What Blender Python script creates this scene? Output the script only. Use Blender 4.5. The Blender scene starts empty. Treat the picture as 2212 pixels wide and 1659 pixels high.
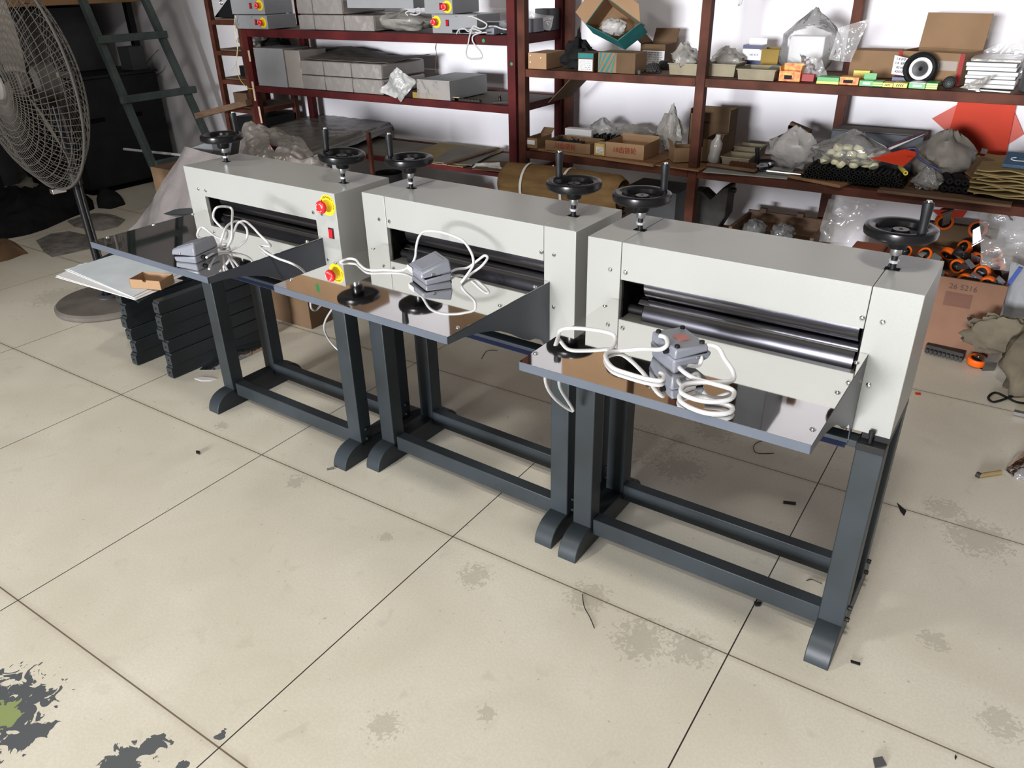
import bpy, math, random
from mathutils import Vector, Matrix, noise as mnoise
PI = math.pi
sc = bpy.context.scene
COL = sc.collection
# ---------------------------------------------------------------- camera
FPX = 1673.6
YAW, PIT, ROL = -.5926, .4898, -.0222
CAM = Vector((1.914, -.538, 1.4083))
fw = Vector((math.sin(YAW)*math.cos(PIT), math.cos(YAW)*math.cos(PIT), -math.sin(PIT)))
rt0 = Vector((math.cos(YAW), -math.sin(YAW), 0)); up0 = rt0.cross(fw)
rt = rt0*math.cos(ROL)+up0*math.sin(ROL); up = up0*math.cos(ROL)-rt0*math.sin(ROL)
cam = bpy.data.cameras.new('camera'); camo = bpy.data.objects.new('camera', cam); COL.objects.link(camo)
cam.sensor_width = 36; cam.lens = 36*FPX/2212; cam.clip_start = .02
camo.matrix_world = Matrix(((rt.x, up.x, -fw.x, CAM.x), (rt.y, up.y, -fw.y, CAM.y), (rt.z, up.z, -fw.z, CAM.z), (0, 0, 0, 1)))
sc.camera = camo
def ray(px, py):
    return fw+rt*((px-1106)/FPX)-up*((py-829.5)/FPX)
def at(px, py, ax, c):
    """the point of the world plane (axis ax = c) seen at this place of the 2212 x 1659 frame"""
    d = ray(px, py); return CAM+d*((c-CAM[ax])/d[ax])
# ---------------------------------------------------------------- light
w = bpy.data.worlds.new('world'); sc.world = w; w.use_nodes = True
w.node_tree.nodes['Background'].inputs[0].default_value = (.75, .85, 1, 1)
w.node_tree.nodes['Background'].inputs[1].default_value = 1.0
sc.view_settings.view_transform = 'Standard'; sc.view_settings.look = 'None'
sc.view_settings.exposure = 0.0; sc.view_settings.gamma = 1
def area(name, loc, tgt, sx, sy, power, col):
    l = bpy.data.lights.new(name, 'AREA'); l.shape = 'RECTANGLE'; l.size = sx; l.size_y = sy; l.energy = power; l.color = col
    o = bpy.data.objects.new(name, l); COL.objects.link(o); o.location = loc
    o.rotation_euler = (Vector(tgt)-Vector(loc)).to_track_quat('-Z', 'Y').to_euler(); return o
area('daylight_outside', (.2, -14, 1.9), (.2, 1, .9), 4.0, 2.2, 3500, (.97, .98, 1))
area('lamp_light_main', (-.3, -1.3, 2.95), (-.3, -1.1, 0), .4, .25, 46, (1, .955, .88))
area('lamp_light_right', (1.85, -.45, 2.95), (1.85, -.4, 0), .35, .2, 46, (1, .95, .86))
area('lamp_light_left', (-1.7, .6, 2.95), (-1.6, .7, 0), .35, .2, 11, (1, .95, .86))
# ---------------------------------------------------------------- mesh helpers
class MB:
    def __init__(s): s.v = []; s.f = []; s.T = None
    def add(s, vs, fs):
        n = len(s.v)
        for v in vs:
            v = Vector(v)
            s.v.append(s.T @ v if s.T else v)
        s.f += [tuple(i+n for i in f) for f in fs]; return s
    def box(s, x0, x1, y0, y1, z0, z1):
        return s.add([(x0,y0,z0),(x1,y0,z0),(x1,y1,z0),(x0,y1,z0),(x0,y0,z1),(x1,y0,z1),(x1,y1,z1),(x0,y1,z1)],
                     [(0,3,2,1),(4,5,6,7),(0,1,5,4),(1,2,6,5),(2,3,7,6),(3,0,4,7)])
    def hexa(s, b, t): return s.add(list(b)+list(t), [(3,2,1,0),(4,5,6,7),(0,1,5,4),(1,2,6,5),(2,3,7,6),(3,0,4,7)])
    def bar(s, p, q, a, b=None, upv=(0,0,1)):
        """square bar of section a x b from p to q"""
        b = b or a; p = Vector(p); q = Vector(q); d = (q-p).normalized(); u = Vector(upv)
        if abs(d.dot(u)) > .98: u = Vector((0,1,0))
        x = d.cross(u).normalized()*a/2; y = x.normalized().cross(d)*b/2
        return s.hexa([p-x-y,p+x-y,p+x+y,p-x+y],[q-x-y,q+x-y,q+x+y,q-x+y])
    def cyl(s, p, q, r0, r1=None, n=16, cap=True):
        r1 = r0 if r1 is None else r1; p = Vector(p); q = Vector(q); d = (q-p).normalized()
        u = Vector((0,0,1)) if abs(d.z) < .95 else Vector((1,0,0)); x = d.cross(u).normalized(); y = d.cross(x)
        vs = []
        for c, r in ((p, r0), (q, r1)):
            for i in range(n):
                a = 2*PI*i/n; vs.append(c+x*r*math.cos(a)+y*r*math.sin(a))
        fs = [((i+1)%n, i, n+i, n+(i+1)%n) for i in range(n)]
        if cap: fs += [tuple(range(n)), tuple(range(2*n-1, n-1, -1))]
        return s.add(vs, fs)
    def lathe(s, prof, o=(0,0,0), d=(0,0,1), n=32, closed=False):
        o = Vector(o); d = Vector(d).normalized(); u = Vector((0,0,1)) if abs(d.z) < .95 else Vector((1,0,0))
        x = d.cross(u).normalized(); y = d.cross(x); vs = []; m = len(prof)
        for r, h in prof:
            for i in range(n):
                a = 2*PI*i/n; vs.append(o+d*h+(x*math.cos(a)+y*math.sin(a))*max(r, 1e-5))
        fs = []
        for j in range(m if closed else m-1):
            k = (j+1) % m
            for i in range(n): fs.append((j*n+i, j*n+(i+1)%n, k*n+(i+1)%n, k*n+i))
        return s.add(vs, fs)
    def tube(s, pts, r, n=8, closed=False, cap=True):
        pts = [Vector(p) for p in pts]; m = len(pts); vs = []; prev = None
        for i, p in enumerate(pts):
            a = pts[(i-1) % m] if (closed or i) else p; b = pts[(i+1) % m] if (closed or i < m-1) else p
            d = (b-a).normalized() if (b-a).length > 1e-9 else Vector((0,0,1))
            if prev is None:
                u = Vector((0,0,1)) if abs(d.z) < .9 else Vector((1,0,0)); x = d.cross(u).normalized()
            else:
                x = prev-d*prev.dot(d); x = x.normalized() if x.length > 1e-6 else d.orthogonal().normalized()
            prev = x; y = d.cross(x); rr = r[i] if isinstance(r, (list, tuple)) else r
            for k in range(n):
                t = 2*PI*k/n; vs.append(p+x*rr*math.cos(t)+y*rr*math.sin(t))
        fs = []
        for i in range(m if closed else m-1):
            j = (i+1) % m
            for k in range(n): fs.append((i*n+k, i*n+(k+1)%n, j*n+(k+1)%n, j*n+k))
        if not closed and cap: fs += [tuple(range(n-1,-1,-1)), tuple(range((m-1)*n, m*n))]
        return s.add(vs, fs)
    def prism(s, poly, ax, a, b):
        """polygon (two coordinates, the axes left after ax, in order) swept along ax from a to b"""
        def mk(p, c): l = list(p); l.insert(ax, c); return l
        n = len(poly); vs = [mk(p, a) for p in poly]+[mk(p, b) for p in poly]
        return s.add(vs, [tuple(range(n-1,-1,-1)), tuple(range(n, 2*n))]+[(i,(i+1)%n,n+(i+1)%n,n+i) for i in range(n)])
    def sheet(s, fn, nu, nv, th=0.0):
        """grid surface fn(u, v), with a thickness th given by a second skin below"""
        vs = [Vector(fn(i/nu, j/nv)) for j in range(nv+1) for i in range(nu+1)]; W = nu+1
        fs = [(j*W+i, j*W+i+1, (j+1)*W+i+1, (j+1)*W+i) for j in range(nv) for i in range(nu)]
        if th:
            N = len(vs); nn = [Vector((0,0,0)) for _ in vs]
            for f in fs:
                k = (vs[f[1]]-vs[f[0]]).cross(vs[f[3]]-vs[f[0]])
                for i in f: nn[i] += k
            vs += [vs[i]-nn[i].normalized()*th for i in range(N)]
            top = list(fs); fs += [tuple(N+i for i in reversed(f)) for f in top]
            rim = [i for i in range(W)]+[j*W+nu for j in range(1, nv+1)]+[nv*W+i for i in range(nu-1,-1,-1)]+[j*W for j in range(nv-1,0,-1)]
            for a in range(len(rim)):
                i, j = rim[a], rim[(a+1) % len(rim)]; fs.append((j, i, N+i, N+j))
        return s.add(vs, fs)
    def blob(s, c, rad, amp=.2, fr=3.0, seed=0, n=20, flat=None, top=0):
        """crumpled closed lump; flat cuts it off at a floor height, top pinches a neck upward"""
        c = Vector(c); vs = []; m = n//2+1; off = Vector((seed*7.3, seed*3.1, seed*1.7))
        for j in range(m+1):
            th = PI*j/m
            for i in range(n):
                ph = 2*PI*i/n; d = Vector((math.sin(th)*math.cos(ph), math.sin(th)*math.sin(ph), math.cos(th)))
                k = 1+amp*(mnoise.noise(d*fr+off)*1.4+abs(mnoise.noise(d*fr*2.3+off))*.9-.3)
                if top and d.z > .3: e = (d.z-.3)/.7; d = Vector((d.x*(1-.6*e), d.y*(1-.6*e), d.z+top*e))
                p = Vector((d.x*rad[0]*k, d.y*rad[1]*k, d.z*rad[2]*k))+c
                if flat is not None and p.z < flat: p.z = flat
                vs.append(p)
        fs = [(j*n+i, (j+1)*n+i, (j+1)*n+(i+1)%n, j*n+(i+1)%n) for j in range(m) for i in range(n)]
        return s.add(vs, fs)
def mesh_of(name, mb, mat, ang=.6):
    me = bpy.data.meshes.new(name); me.from_pydata([tuple(v) for v in mb.v], [], mb.f); me.validate(); me.update()
    me.polygons.foreach_set('use_smooth', [True]*len(me.polygons)); me.set_sharp_from_angle(angle=ang)
    if mat: me.materials.append(mat)
    return me
def part(name, mb, mat, parent, bev=0, label=None, ang=.6):
    """one mesh object under its thing; coordinates are the thing's own"""
    o = bpy.data.objects.new(name, mesh_of(name, mb, mat, ang)); COL.objects.link(o); o.parent = parent
    if bev: m = o.modifiers.new('bevel', 'BEVEL'); m.width = bev; m.segments = 2; m.limit_method = 'ANGLE'; m.angle_limit = .7
    if label: o['label'] = label
    return o
def tag(o, label, cat, group=None, kind=None):
    if label: o['label'] = label
    if cat: o['category'] = cat
    if group: o['group'] = group
    if kind: o['kind'] = kind
    return o
def thing(name, label, cat, loc=(0,0,0), rz=0, group=None):
    o = bpy.data.objects.new(name, None); o.empty_display_size = .05; COL.objects.link(o); o.location = loc; o.rotation_euler = (0,0,rz)
    return tag(o, label, cat, group)
def solo(name, mb, mat, label, cat, group=None, bev=0, kind=None, ang=.6):
    """a thing that is one mesh; its origin goes to the middle of its base"""
    xs = [v.x for v in mb.v]; ys = [v.y for v in mb.v]; zs = [v.z for v in mb.v]
    c = Vector(((min(xs)+max(xs))/2, (min(ys)+max(ys))/2, min(zs))); mb.v = [v-c for v in mb.v]
    o = part(name, mb, mat, None, bev, ang=ang); o.location = c
    return tag(o, label, cat, group, kind)
def struct(name, mb, mat, bev=0): return tag(part(name, mb, mat, None, bev), None, None, None, 'structure')
def copy_tree(o, parent=None):
    c = o.copy(); COL.objects.link(c); c.parent = parent
    for ch in list(o.children): copy_tree(ch, c)
    return c
def text_mb(body, size, depth=.0004, space=1.0):
    cu = bpy.data.curves.new('txt', 'FONT'); cu.body = body; cu.size = size; cu.align_x = 'CENTER'; cu.align_y = 'CENTER'; cu.extrude = depth; cu.space_character = space; cu.resolution_u = 3
    o = bpy.data.objects.new('txt', cu); COL.objects.link(o)
    me = bpy.data.meshes.new_from_object(o.evaluated_get(bpy.context.evaluated_depsgraph_get()))
    vs = [v.co.copy() for v in me.vertices]; fs = [tuple(p.vertices) for p in me.polygons]
    bpy.data.objects.remove(o); bpy.data.curves.remove(cu); bpy.data.meshes.remove(me); return vs, fs
def text(body, size, M, mat, parent, name='lettering', depth=.0004, space=1.0):
    """lettering lying in the plane of matrix M (x right, y up, z out), as a sub-mesh"""
    vs, fs = text_mb(body, size, depth, space); mb = MB(); mb.T = M; mb.add(vs, fs)
    return part(name, mb, mat, parent)
def frame(o, x, y):
    x = Vector(x).normalized(); y = Vector(y).normalized(); z = x.cross(y)
    return Matrix(((x.x,y.x,z.x,o[0]),(x.y,y.y,z.y,o[1]),(x.z,y.z,z.z,o[2]),(0,0,0,1)))
def rng_spline(pts, k=6):
    """smooth curve through the points (Catmull-Rom)"""
    P = [Vector(p) for p in pts]; out = []
    for i in range(len(P)-1):
        a = P[max(i-1,0)]; b = P[i]; c = P[i+1]; d = P[min(i+2,len(P)-1)]
        for j in range(k):
            t = j/k; out.append(.5*((2*b)+(c-a)*t+(2*a-5*b+4*c-d)*t*t+(3*b-a-3*c+d)*t**3))
    return out+[P[-1]]
# ---------------------------------------------------------------- materials
MATS = {}
def mat(name, col, rough=.5, metal=0, var=0, vs=8.0, bump=0, bs=30.0, col2=None, coat=0, alpha=None, stretch=None, trans=0, spec=None):
    m = bpy.data.materials.new(name); m.use_nodes = True; nt = m.node_tree; b = nt.nodes['Principled BSDF']
    b.inputs['Base Color'].default_value = (*col, 1); b.inputs['Roughness'].default_value = rough; b.inputs['Metallic'].default_value = metal
    if coat: b.inputs['Coat Weight'].default_value = coat; b.inputs['Coat Roughness'].default_value = .1
    if var or bump or col2:
        tc = nt.nodes.new('ShaderNodeTexCoord'); mp = nt.nodes.new('ShaderNodeMapping'); nt.links.new(tc.outputs['Object'], mp.inputs[0])
        if stretch: mp.inputs['Scale'].default_value = stretch
    if var or col2:
        n = nt.nodes.new('ShaderNodeTexNoise'); n.inputs['Scale'].default_value = vs; n.inputs['Detail'].default_value = 5; nt.links.new(mp.outputs[0], n.inputs[0])
        r = nt.nodes.new('ShaderNodeValToRGB'); r.color_ramp.elements[0].position = .35; r.color_ramp.elements[1].position = .65
        c2 = col2 or tuple(c*(1-var) for c in col); r.color_ramp.elements[0].color = (*c2, 1); r.color_ramp.elements[1].color = (*(min(1, c*(1+var*.5)) for c in col), 1)
        nt.links.new(n.outputs[0], r.inputs[0]); nt.links.new(r.outputs[0], b.inputs['Base Color'])
    if bump:
        n = nt.nodes.new('ShaderNodeTexNoise'); n.inputs['Scale'].default_value = bs; n.inputs['Detail'].default_value = 3; nt.links.new(mp.outputs[0], n.inputs[0])
        u = nt.nodes.new('ShaderNodeBump'); u.inputs['Strength'].default_value = bump; u.inputs['Distance'].default_value = .01; nt.links.new(n.outputs[0], u.inputs['Height']); nt.links.new(u.outputs[0], b.inputs['Normal'])
    if spec is None and rough > .54 and not metal: spec = .15
    if spec is not None: b.inputs['Specular IOR Level'].default_value = spec
    if alpha is not None: b.inputs['Alpha'].default_value = alpha
    if trans: b.inputs['Transmission Weight'].default_value = trans
    MATS[name] = m; return m
def film(name, col, clear=.7, rough=.15, bs=13.0):
    """thin clear plastic: mostly see-through, with a wrinkled gloss"""
    m = bpy.data.materials.new(name); m.use_nodes = True; nt = m.node_tree; L = nt.links; nt.nodes.remove(nt.nodes['Principled BSDF']); out = nt.nodes['Material Output']
    tc = nt.nodes.new('ShaderNodeTexCoord'); n = nt.nodes.new('ShaderNodeTexNoise'); n.inputs['Scale'].default_value = bs; n.inputs['Detail'].default_value = 2; n.inputs['Distortion'].default_value = 1.5; L.new(tc.outputs['Object'], n.inputs[0])
    u = nt.nodes.new('ShaderNodeBump'); u.inputs['Strength'].default_value = .55; u.inputs['Distance'].default_value = .012; L.new(n.outputs[0], u.inputs['Height'])
    g = nt.nodes.new('ShaderNodeBsdfGlossy'); g.inputs['Roughness'].default_value = rough; L.new(u.outputs[0], g.inputs['Normal'])
    d = nt.nodes.new('ShaderNodeBsdfDiffuse'); d.inputs[0].default_value = (*col, 1); L.new(u.outputs[0], d.inputs['Normal'])
    t = nt.nodes.new('ShaderNodeBsdfTransparent'); fr = nt.nodes.new('ShaderNodeFresnel'); fr.inputs[0].default_value = 1.5; L.new(u.outputs[0], fr.inputs['Normal'])
    a = nt.nodes.new('ShaderNodeMixShader'); a.inputs[0].default_value = clear; L.new(d.outputs[0], a.inputs[1]); L.new(t.outputs[0], a.inputs[2])
    c = nt.nodes.new('ShaderNodeMixShader'); L.new(fr.outputs[0], c.inputs[0]); L.new(a.outputs[0], c.inputs[1]); L.new(g.outputs[0], c.inputs[2]); L.new(c.outputs[0], out.inputs[0])
    MATS[name] = m; return m
M_paint = mat('housing_paint', (.325,.33,.315), .28, var=.03, vs=3, bump=.04, bs=400)
M_stand = mat('stand_paint', (.024,.031,.037), .45, var=.25, vs=5, col2=(.017,.021,.023), spec=.35)
M_standtop = mat('dusty_stand_paint', (.075,.075,.075), .6, var=.3, vs=12)
M_bracket = mat('bracket_paint', (.055,.062,.078), .38, var=.08, vs=4)
M_mirror = mat('mirror_steel', (.86,.85,.83), .035, 1, var=.03, vs=6)
M_tray_edge = mat('tray_edge_paint', (.085,.1,.13), .4, var=.1)
M_black = mat('black_plastic', (.006,.006,.007), .25, bump=.02, bs=200, spec=.3)
M_blackmat = mat('black_steel', (.008,.0085,.01), .5, spec=.3)
M_roller = mat('chrome_roller', (.55,.55,.56), .16, 1, var=.08, vs=3, stretch=(.2,4,4))
M_rollgrey = mat('steel_roller', (.11,.11,.13), .3, 1, var=.1, vs=3, stretch=(.2,4,4))
M_dark = mat('dark_inside', (.003,.003,.003), .8, spec=.1)
M_chrome = mat('bright_screw', (.8,.8,.78), .18, 1)
M_nut = mat('zinc_nut', (.75,.76,.78), .3, .6)
M_knurl = mat('knurled_zinc', (.6,.62,.64), .3, 1)
M_yellow = mat('yellow_plastic', (.85,.62,.02), .4)
M_red = mat('red_plastic', (.75,.02,.025), .3)
M_redglow = mat('red_switch', (.45,.01,.02), .2)
M_white = mat('white_plastic', (.8,.8,.8), .4)
M_cable = mat('pale_grey_cable', (.5,.5,.51), .4)
M_pedal = mat('pedal_grey', (.19,.2,.235), .35, var=.06, bump=.03, bs=300)
M_brown = mat('brown_shelf_paint', (.095,.032,.02), .62, var=.3, vs=9, col2=(.05,.018,.012))
M_redoxide = mat('oxide_red_paint', (.085,.013,.013), .6, var=.25, vs=7, col2=(.055,.009,.01))
M_board = mat('grey_board', (.17,.155,.13), .7, var=.2, vs=4)
M_ply = mat('raw_wood_board', (.26,.145,.075), .65, var=.2, vs=6, stretch=(1,8,8))
M_wood = mat('old_wood', (.16,.1,.065), .7, var=.3, vs=10, stretch=(1,8,8))
M_card = mat('cardboard', (.25,.155,.088), .8, var=.1, vs=7)
M_carddark = mat('old_cardboard', (.125,.078,.045), .85, var=.2, vs=6)
M_cardlight = mat('pale_cardboard', (.36,.225,.13), .75, var=.06, vs=7)
M_kraft = mat('kraft_paper', (.22,.135,.06), .75, var=.2, vs=9, bump=.5, bs=25, stretch=(1,1,4))
M_film = film('clear_film', (.75,.75,.74), .62)
M_filmthin = film('thin_clear_film', (.9,.9,.9), .84, .1)
M_filmbox = film('box_film', (.5,.46,.43), .6, .2, 5)
M_filmdull = film('dusty_film', (.38,.36,.33), .3, .3)
M_bubble = mat('bubble_wrap', (.27,.245,.24), .35, bump=.35, bs=160, alpha=.72)
M_tape = mat('green_tape', (.05,.3,.1), .5)
M_ink = mat('black_ink', (.01,.01,.012), .6)
M_redink = mat('red_ink', (.3,.03,.02), .7)
M_paper = mat('white_paper', (.75,.75,.76), .6, var=.04)
M_teal = mat('teal_card', (.03,.19,.19), .6, var=.25, vs=14)
M_orange = mat('orange_rubber', (.75,.12,.006), .5, spec=.25)
M_rubber = mat('black_rubber', (.007,.007,.007), .55, bump=.2, bs=100)
M_greybox = mat('grey_box_paint', (.27,.275,.285), .45, var=.05)
M_wrapbox = mat('film_wrapped_paint', (.3,.27,.25), .28, var=.12, vs=3, bump=.25, bs=14)
M_darkgrey = mat('dark_grey_steel', (.05,.053,.058), .5, var=.2)
M_ladder = mat('ladder_paint', (.075,.095,.09), .6, var=.25, vs=10)
M_wire = mat('dusty_wire', (.06,.053,.045), .7, spec=.2)
M_blade = mat('dusty_blade', (.085,.073,.06), .75, var=.2, spec=.2)
M_cloth = mat('black_cloth', (.013,.013,.014), .9, var=.5, vs=9, bump=.6, bs=12)
M_sack = mat('khaki_sack', (.17,.145,.105), .85, var=.3, vs=5, bump=.7, bs=12)
M_zinc = mat('zinc_steel', (.3,.3,.31), .3, 1)
M_cream = mat('cream_plastic', (.62,.6,.4), .45, var=.06)
M_navy = mat('navy_print', (.02,.025,.1), .4)
M_greenp = mat('green_print', (.05,.33,.08), .35)
M_yellowp = mat('yellow_print', (.75,.62,.08), .35)
M_redfolder = mat('red_folder', (.6,.05,.02), .6, var=.05, spec=.2)
M_khakip = mat('khaki_paper', (.27,.2,.09), .75, var=.15, bump=.3, bs=12)
M_bin = mat('dirty_plastic_bin', (.27,.235,.165), .6, var=.25, vs=9)
M_yellowish = mat('mustard_paint', (.3,.2,.05), .6, var=.2)
M_tan = mat('tan_table_edge', (.35,.2,.1), .6)
M_castle = mat('dark_iron', (.03,.028,.026), .6, metal=.3, var=.4, vs=20)
M_rust = mat('rusty_brush', (.09,.04,.02), .9)
M_slate = mat('slate_blue_cover', (.05,.1,.17), .5)
M_greendot = mat('green_dot', (.04,.25,.12), .6)
M_tapebits = mat('masking_tape', (.6,.5,.33), .6, var=.2, vs=20)
M_pinkred = mat('red_card', (.3,.015,.015), .5)
M_fire = mat('red_yellow_print', (.7,.05,.015), .45, vs=60, col2=(.75,.42,.06), var=.01)
M_lampw = mat('lamp_white', (.8,.8,.8), .4)
# ================================================================ the room
YB = 3.3
def nd(nt, t, **k):
    n = nt.nodes.new(t)
    for a, b in k.items(): setattr(n, a, b)
    return n
def floor_mat():
    m = bpy.data.materials.new('floor_tiles'); m.use_nodes = True; nt = m.node_tree; L = nt.links; b = nt.nodes['Principled BSDF']
    geo = nd(nt, 'ShaderNodeTexCoord'); sep = nd(nt, 'ShaderNodeSeparateXYZ'); L.new(geo.outputs['Object'], sep.inputs[0])
    def mth(op, a, c=None):
        n = nd(nt, 'ShaderNodeMath', operation=op)
        for i, x in enumerate((a, c)):
            if x is None: continue
            if isinstance(x, (int, float)): n.inputs[i].default_value = x
            else: L.new(x, n.inputs[i])
        return n.outputs[0]
    def line(o, half):
        x = mth('DIVIDE', o, .8); d = mth('ABSOLUTE', mth('SUBTRACT', x, mth('ROUND', x))); return mth('LESS_THAN', d, half/.8)
    def noi(sc_, det=4, dist=0):
        n = nd(nt, 'ShaderNodeTexNoise'); n.inputs['Scale'].default_value = sc_; n.inputs['Detail'].default_value = det; n.inputs['Distortion'].default_value = dist; L.new(geo.outputs['Object'], n.inputs[0]); return n.outputs[0]
    def ramp(i, p0, c0, p1, c1):
        r = nd(nt, 'ShaderNodeValToRGB'); r.color_ramp.elements[0].position = p0; r.color_ramp.elements[0].color = (*c0, 1); r.color_ramp.elements[1].position = p1; r.color_ramp.elements[1].color = (*c1, 1); L.new(i, r.inputs[0]); return r.outputs[0]
    def mix(f, a, c):
        n = nd(nt, 'ShaderNodeMix', data_type='RGBA'); 
        if isinstance(f, float): n.inputs[0].default_value = f
        else: L.new(f, n.inputs[0])
        for i, x in ((6, a), (7, c)):
            if isinstance(x, tuple): n.inputs[i].default_value = (*x, 1)
            else: L.new(x, n.inputs[i])
        return n.outputs[2]
    base = ramp(noi(3.2, 6, .6), .3, (.61,.572,.48), .7, (.7,.672,.58))
    base = mix(ramp(noi(14, 5, .8), .62, (0,0,0), .75, (.3,.3,.3)), base, (.42,.38,.3))
    base = mix(ramp(noi(160, 3), .42, (.22,.22,.22), .6, (0,0,0)), base, (.5,.45,.35))
    # scuffs and specks
    base = mix(ramp(noi(70, 3), .70, (0,0,0), .76, (.75,.75,.75)), base, (.3,.27,.22))
    # dust and tread dirt: blotches with shapes of their own
    d1 = noi(55, 7, 1.6)
    def blotch(x, y, r, thr, gate=d1):
        dx = mth('SUBTRACT', sep.outputs[0], x); dy = mth('SUBTRACT', sep.outputs[1], y)
        d = mth('SQRT', mth('ADD', mth('MULTIPLY', dx, dx), mth('MULTIPLY', dy, dy)))
        e = mth('SUBTRACT', 1.0, mth('DIVIDE', d, r)); e = mth('MAXIMUM', e, 0.0)
        return mth('MULTIPLY', mth('GREATER_THAN', mth('ADD', mth('MULTIPLY', e, .55), gate), thr), mth('GREATER_THAN', e, .001))
    tot = None
    for (px, py, r) in ((1490,1400,.1),(1025,1245,.08),(835,1160,.04),(2110,1160,.16),(2040,1100,.1),(1465,950,.06),(2020,1385,.06),(830,1565,.07),(1270,1290,.1),(130,640,.25),(1540,930,.12),(2160,1560,.08),(1050,1540,.04),(480,920,.05),(1900,1010,.05),(1385,960,.2),(1470,1010,.15),(205,650,.18),(1385,1380,.12),(640,1040,.06),(400,600,.3)):
        p = at(px, py, 2, 0); q = blotch(p.x, p.y, r, .80); tot = q if tot is None else mth('MAXIMUM', tot, q)
    base = mix(mth('MULTIPLY', tot, .3), base, (.2,.18,.14))
    # slate coloured paint left on the floor, bottom left, with a green patch
    g2 = noi(26, 8, 1.4); tot = None
    for (px, py, r) in ((-20,1545,.17),(60,1585,.06),(330,1615,.05),(270,1650,.07),(480,1587,.02),(345,1595,.02),(395,1655,.02),(240,1655,.04)):
        p = at(px, py, 2, 0); q = blotch(p.x, p.y, r, .70, g2); tot = q if tot is None else mth('MAXIMUM', tot, q)
    base = mix(tot, base, (.08,.09,.1))
    p = at(0, 1545, 2, 0); base = mix(blotch(p.x, p.y, .06, .66, g2), base, (.25,.31,.12))
    # joints: thin black one way, brown cement the other
    ln = line(sep.outputs[0], .0016); l2 = line(sep.outputs[1], .0018)
    soft = nd(nt, 'ShaderNodeMath', operation='MULTIPLY')
    y = mth('DIVIDE', sep.outputs[1], .8); dist = mth('ABSOLUTE', mth('SUBTRACT', y, mth('ROUND', y)))
    halo = mth('MULTIPLY', mth('MAXIMUM', mth('SUBTRACT', 1.0, mth('DIVIDE', dist, .022)), 0.0), .28)
    base = mix(halo, base, (.3,.25,.19))
    base = mix(l2, base, (.15,.115,.08)); base = mix(ln, base, (.03,.026,.022))
    L.new(base, b.inputs['Base Color']); b.inputs['Roughness'].default_value = .42
    bu = nd(nt, 'ShaderNodeBump'); bu.inputs['Strength'].default_value = .06; bu.inputs['Distance'].default_value = .004; L.new(noi(18, 4), bu.inputs['Height']); L.new(bu.outputs[0], b.inputs['Normal'])
    return m
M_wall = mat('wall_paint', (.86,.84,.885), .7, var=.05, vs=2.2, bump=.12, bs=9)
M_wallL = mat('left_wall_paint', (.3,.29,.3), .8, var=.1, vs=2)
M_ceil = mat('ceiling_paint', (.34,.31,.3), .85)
M_dim = mat('low_bounce_wall_paint', (.3,.29,.29), .85, var=.1, vs=2)  # paint of unseen walls and ceiling darkened to cut bounced light
XL, XR, YF, ZC = -5.2, 4.4, -5.0, 3.2
struct('floor', MB().box(XL-.1, XR+.1, YF-.1, YB+.1, -.08, 0), floor_mat())
struct('wall_back', MB().box(XL-.1, XR+.1, YB, YB+.12, 0, ZC), M_wall)
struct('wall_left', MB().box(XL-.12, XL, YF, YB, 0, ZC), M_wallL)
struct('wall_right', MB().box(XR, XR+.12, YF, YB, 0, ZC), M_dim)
# the front wall has the workshop's doorway in it, where the daylight comes in
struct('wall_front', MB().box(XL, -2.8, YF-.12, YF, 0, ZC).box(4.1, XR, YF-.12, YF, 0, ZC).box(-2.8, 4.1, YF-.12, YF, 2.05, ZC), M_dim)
struct('wall_light_block', MB().box(XL, -2.05, -1.12, -1.0, 0, ZC), M_dim)  # unseen wall added to keep the daylight off the left corner
struct('ceiling', MB().box(XL-.1, XR+.1, YF-.1, YB+.1, ZC, ZC+.1), M_ceil)
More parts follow.
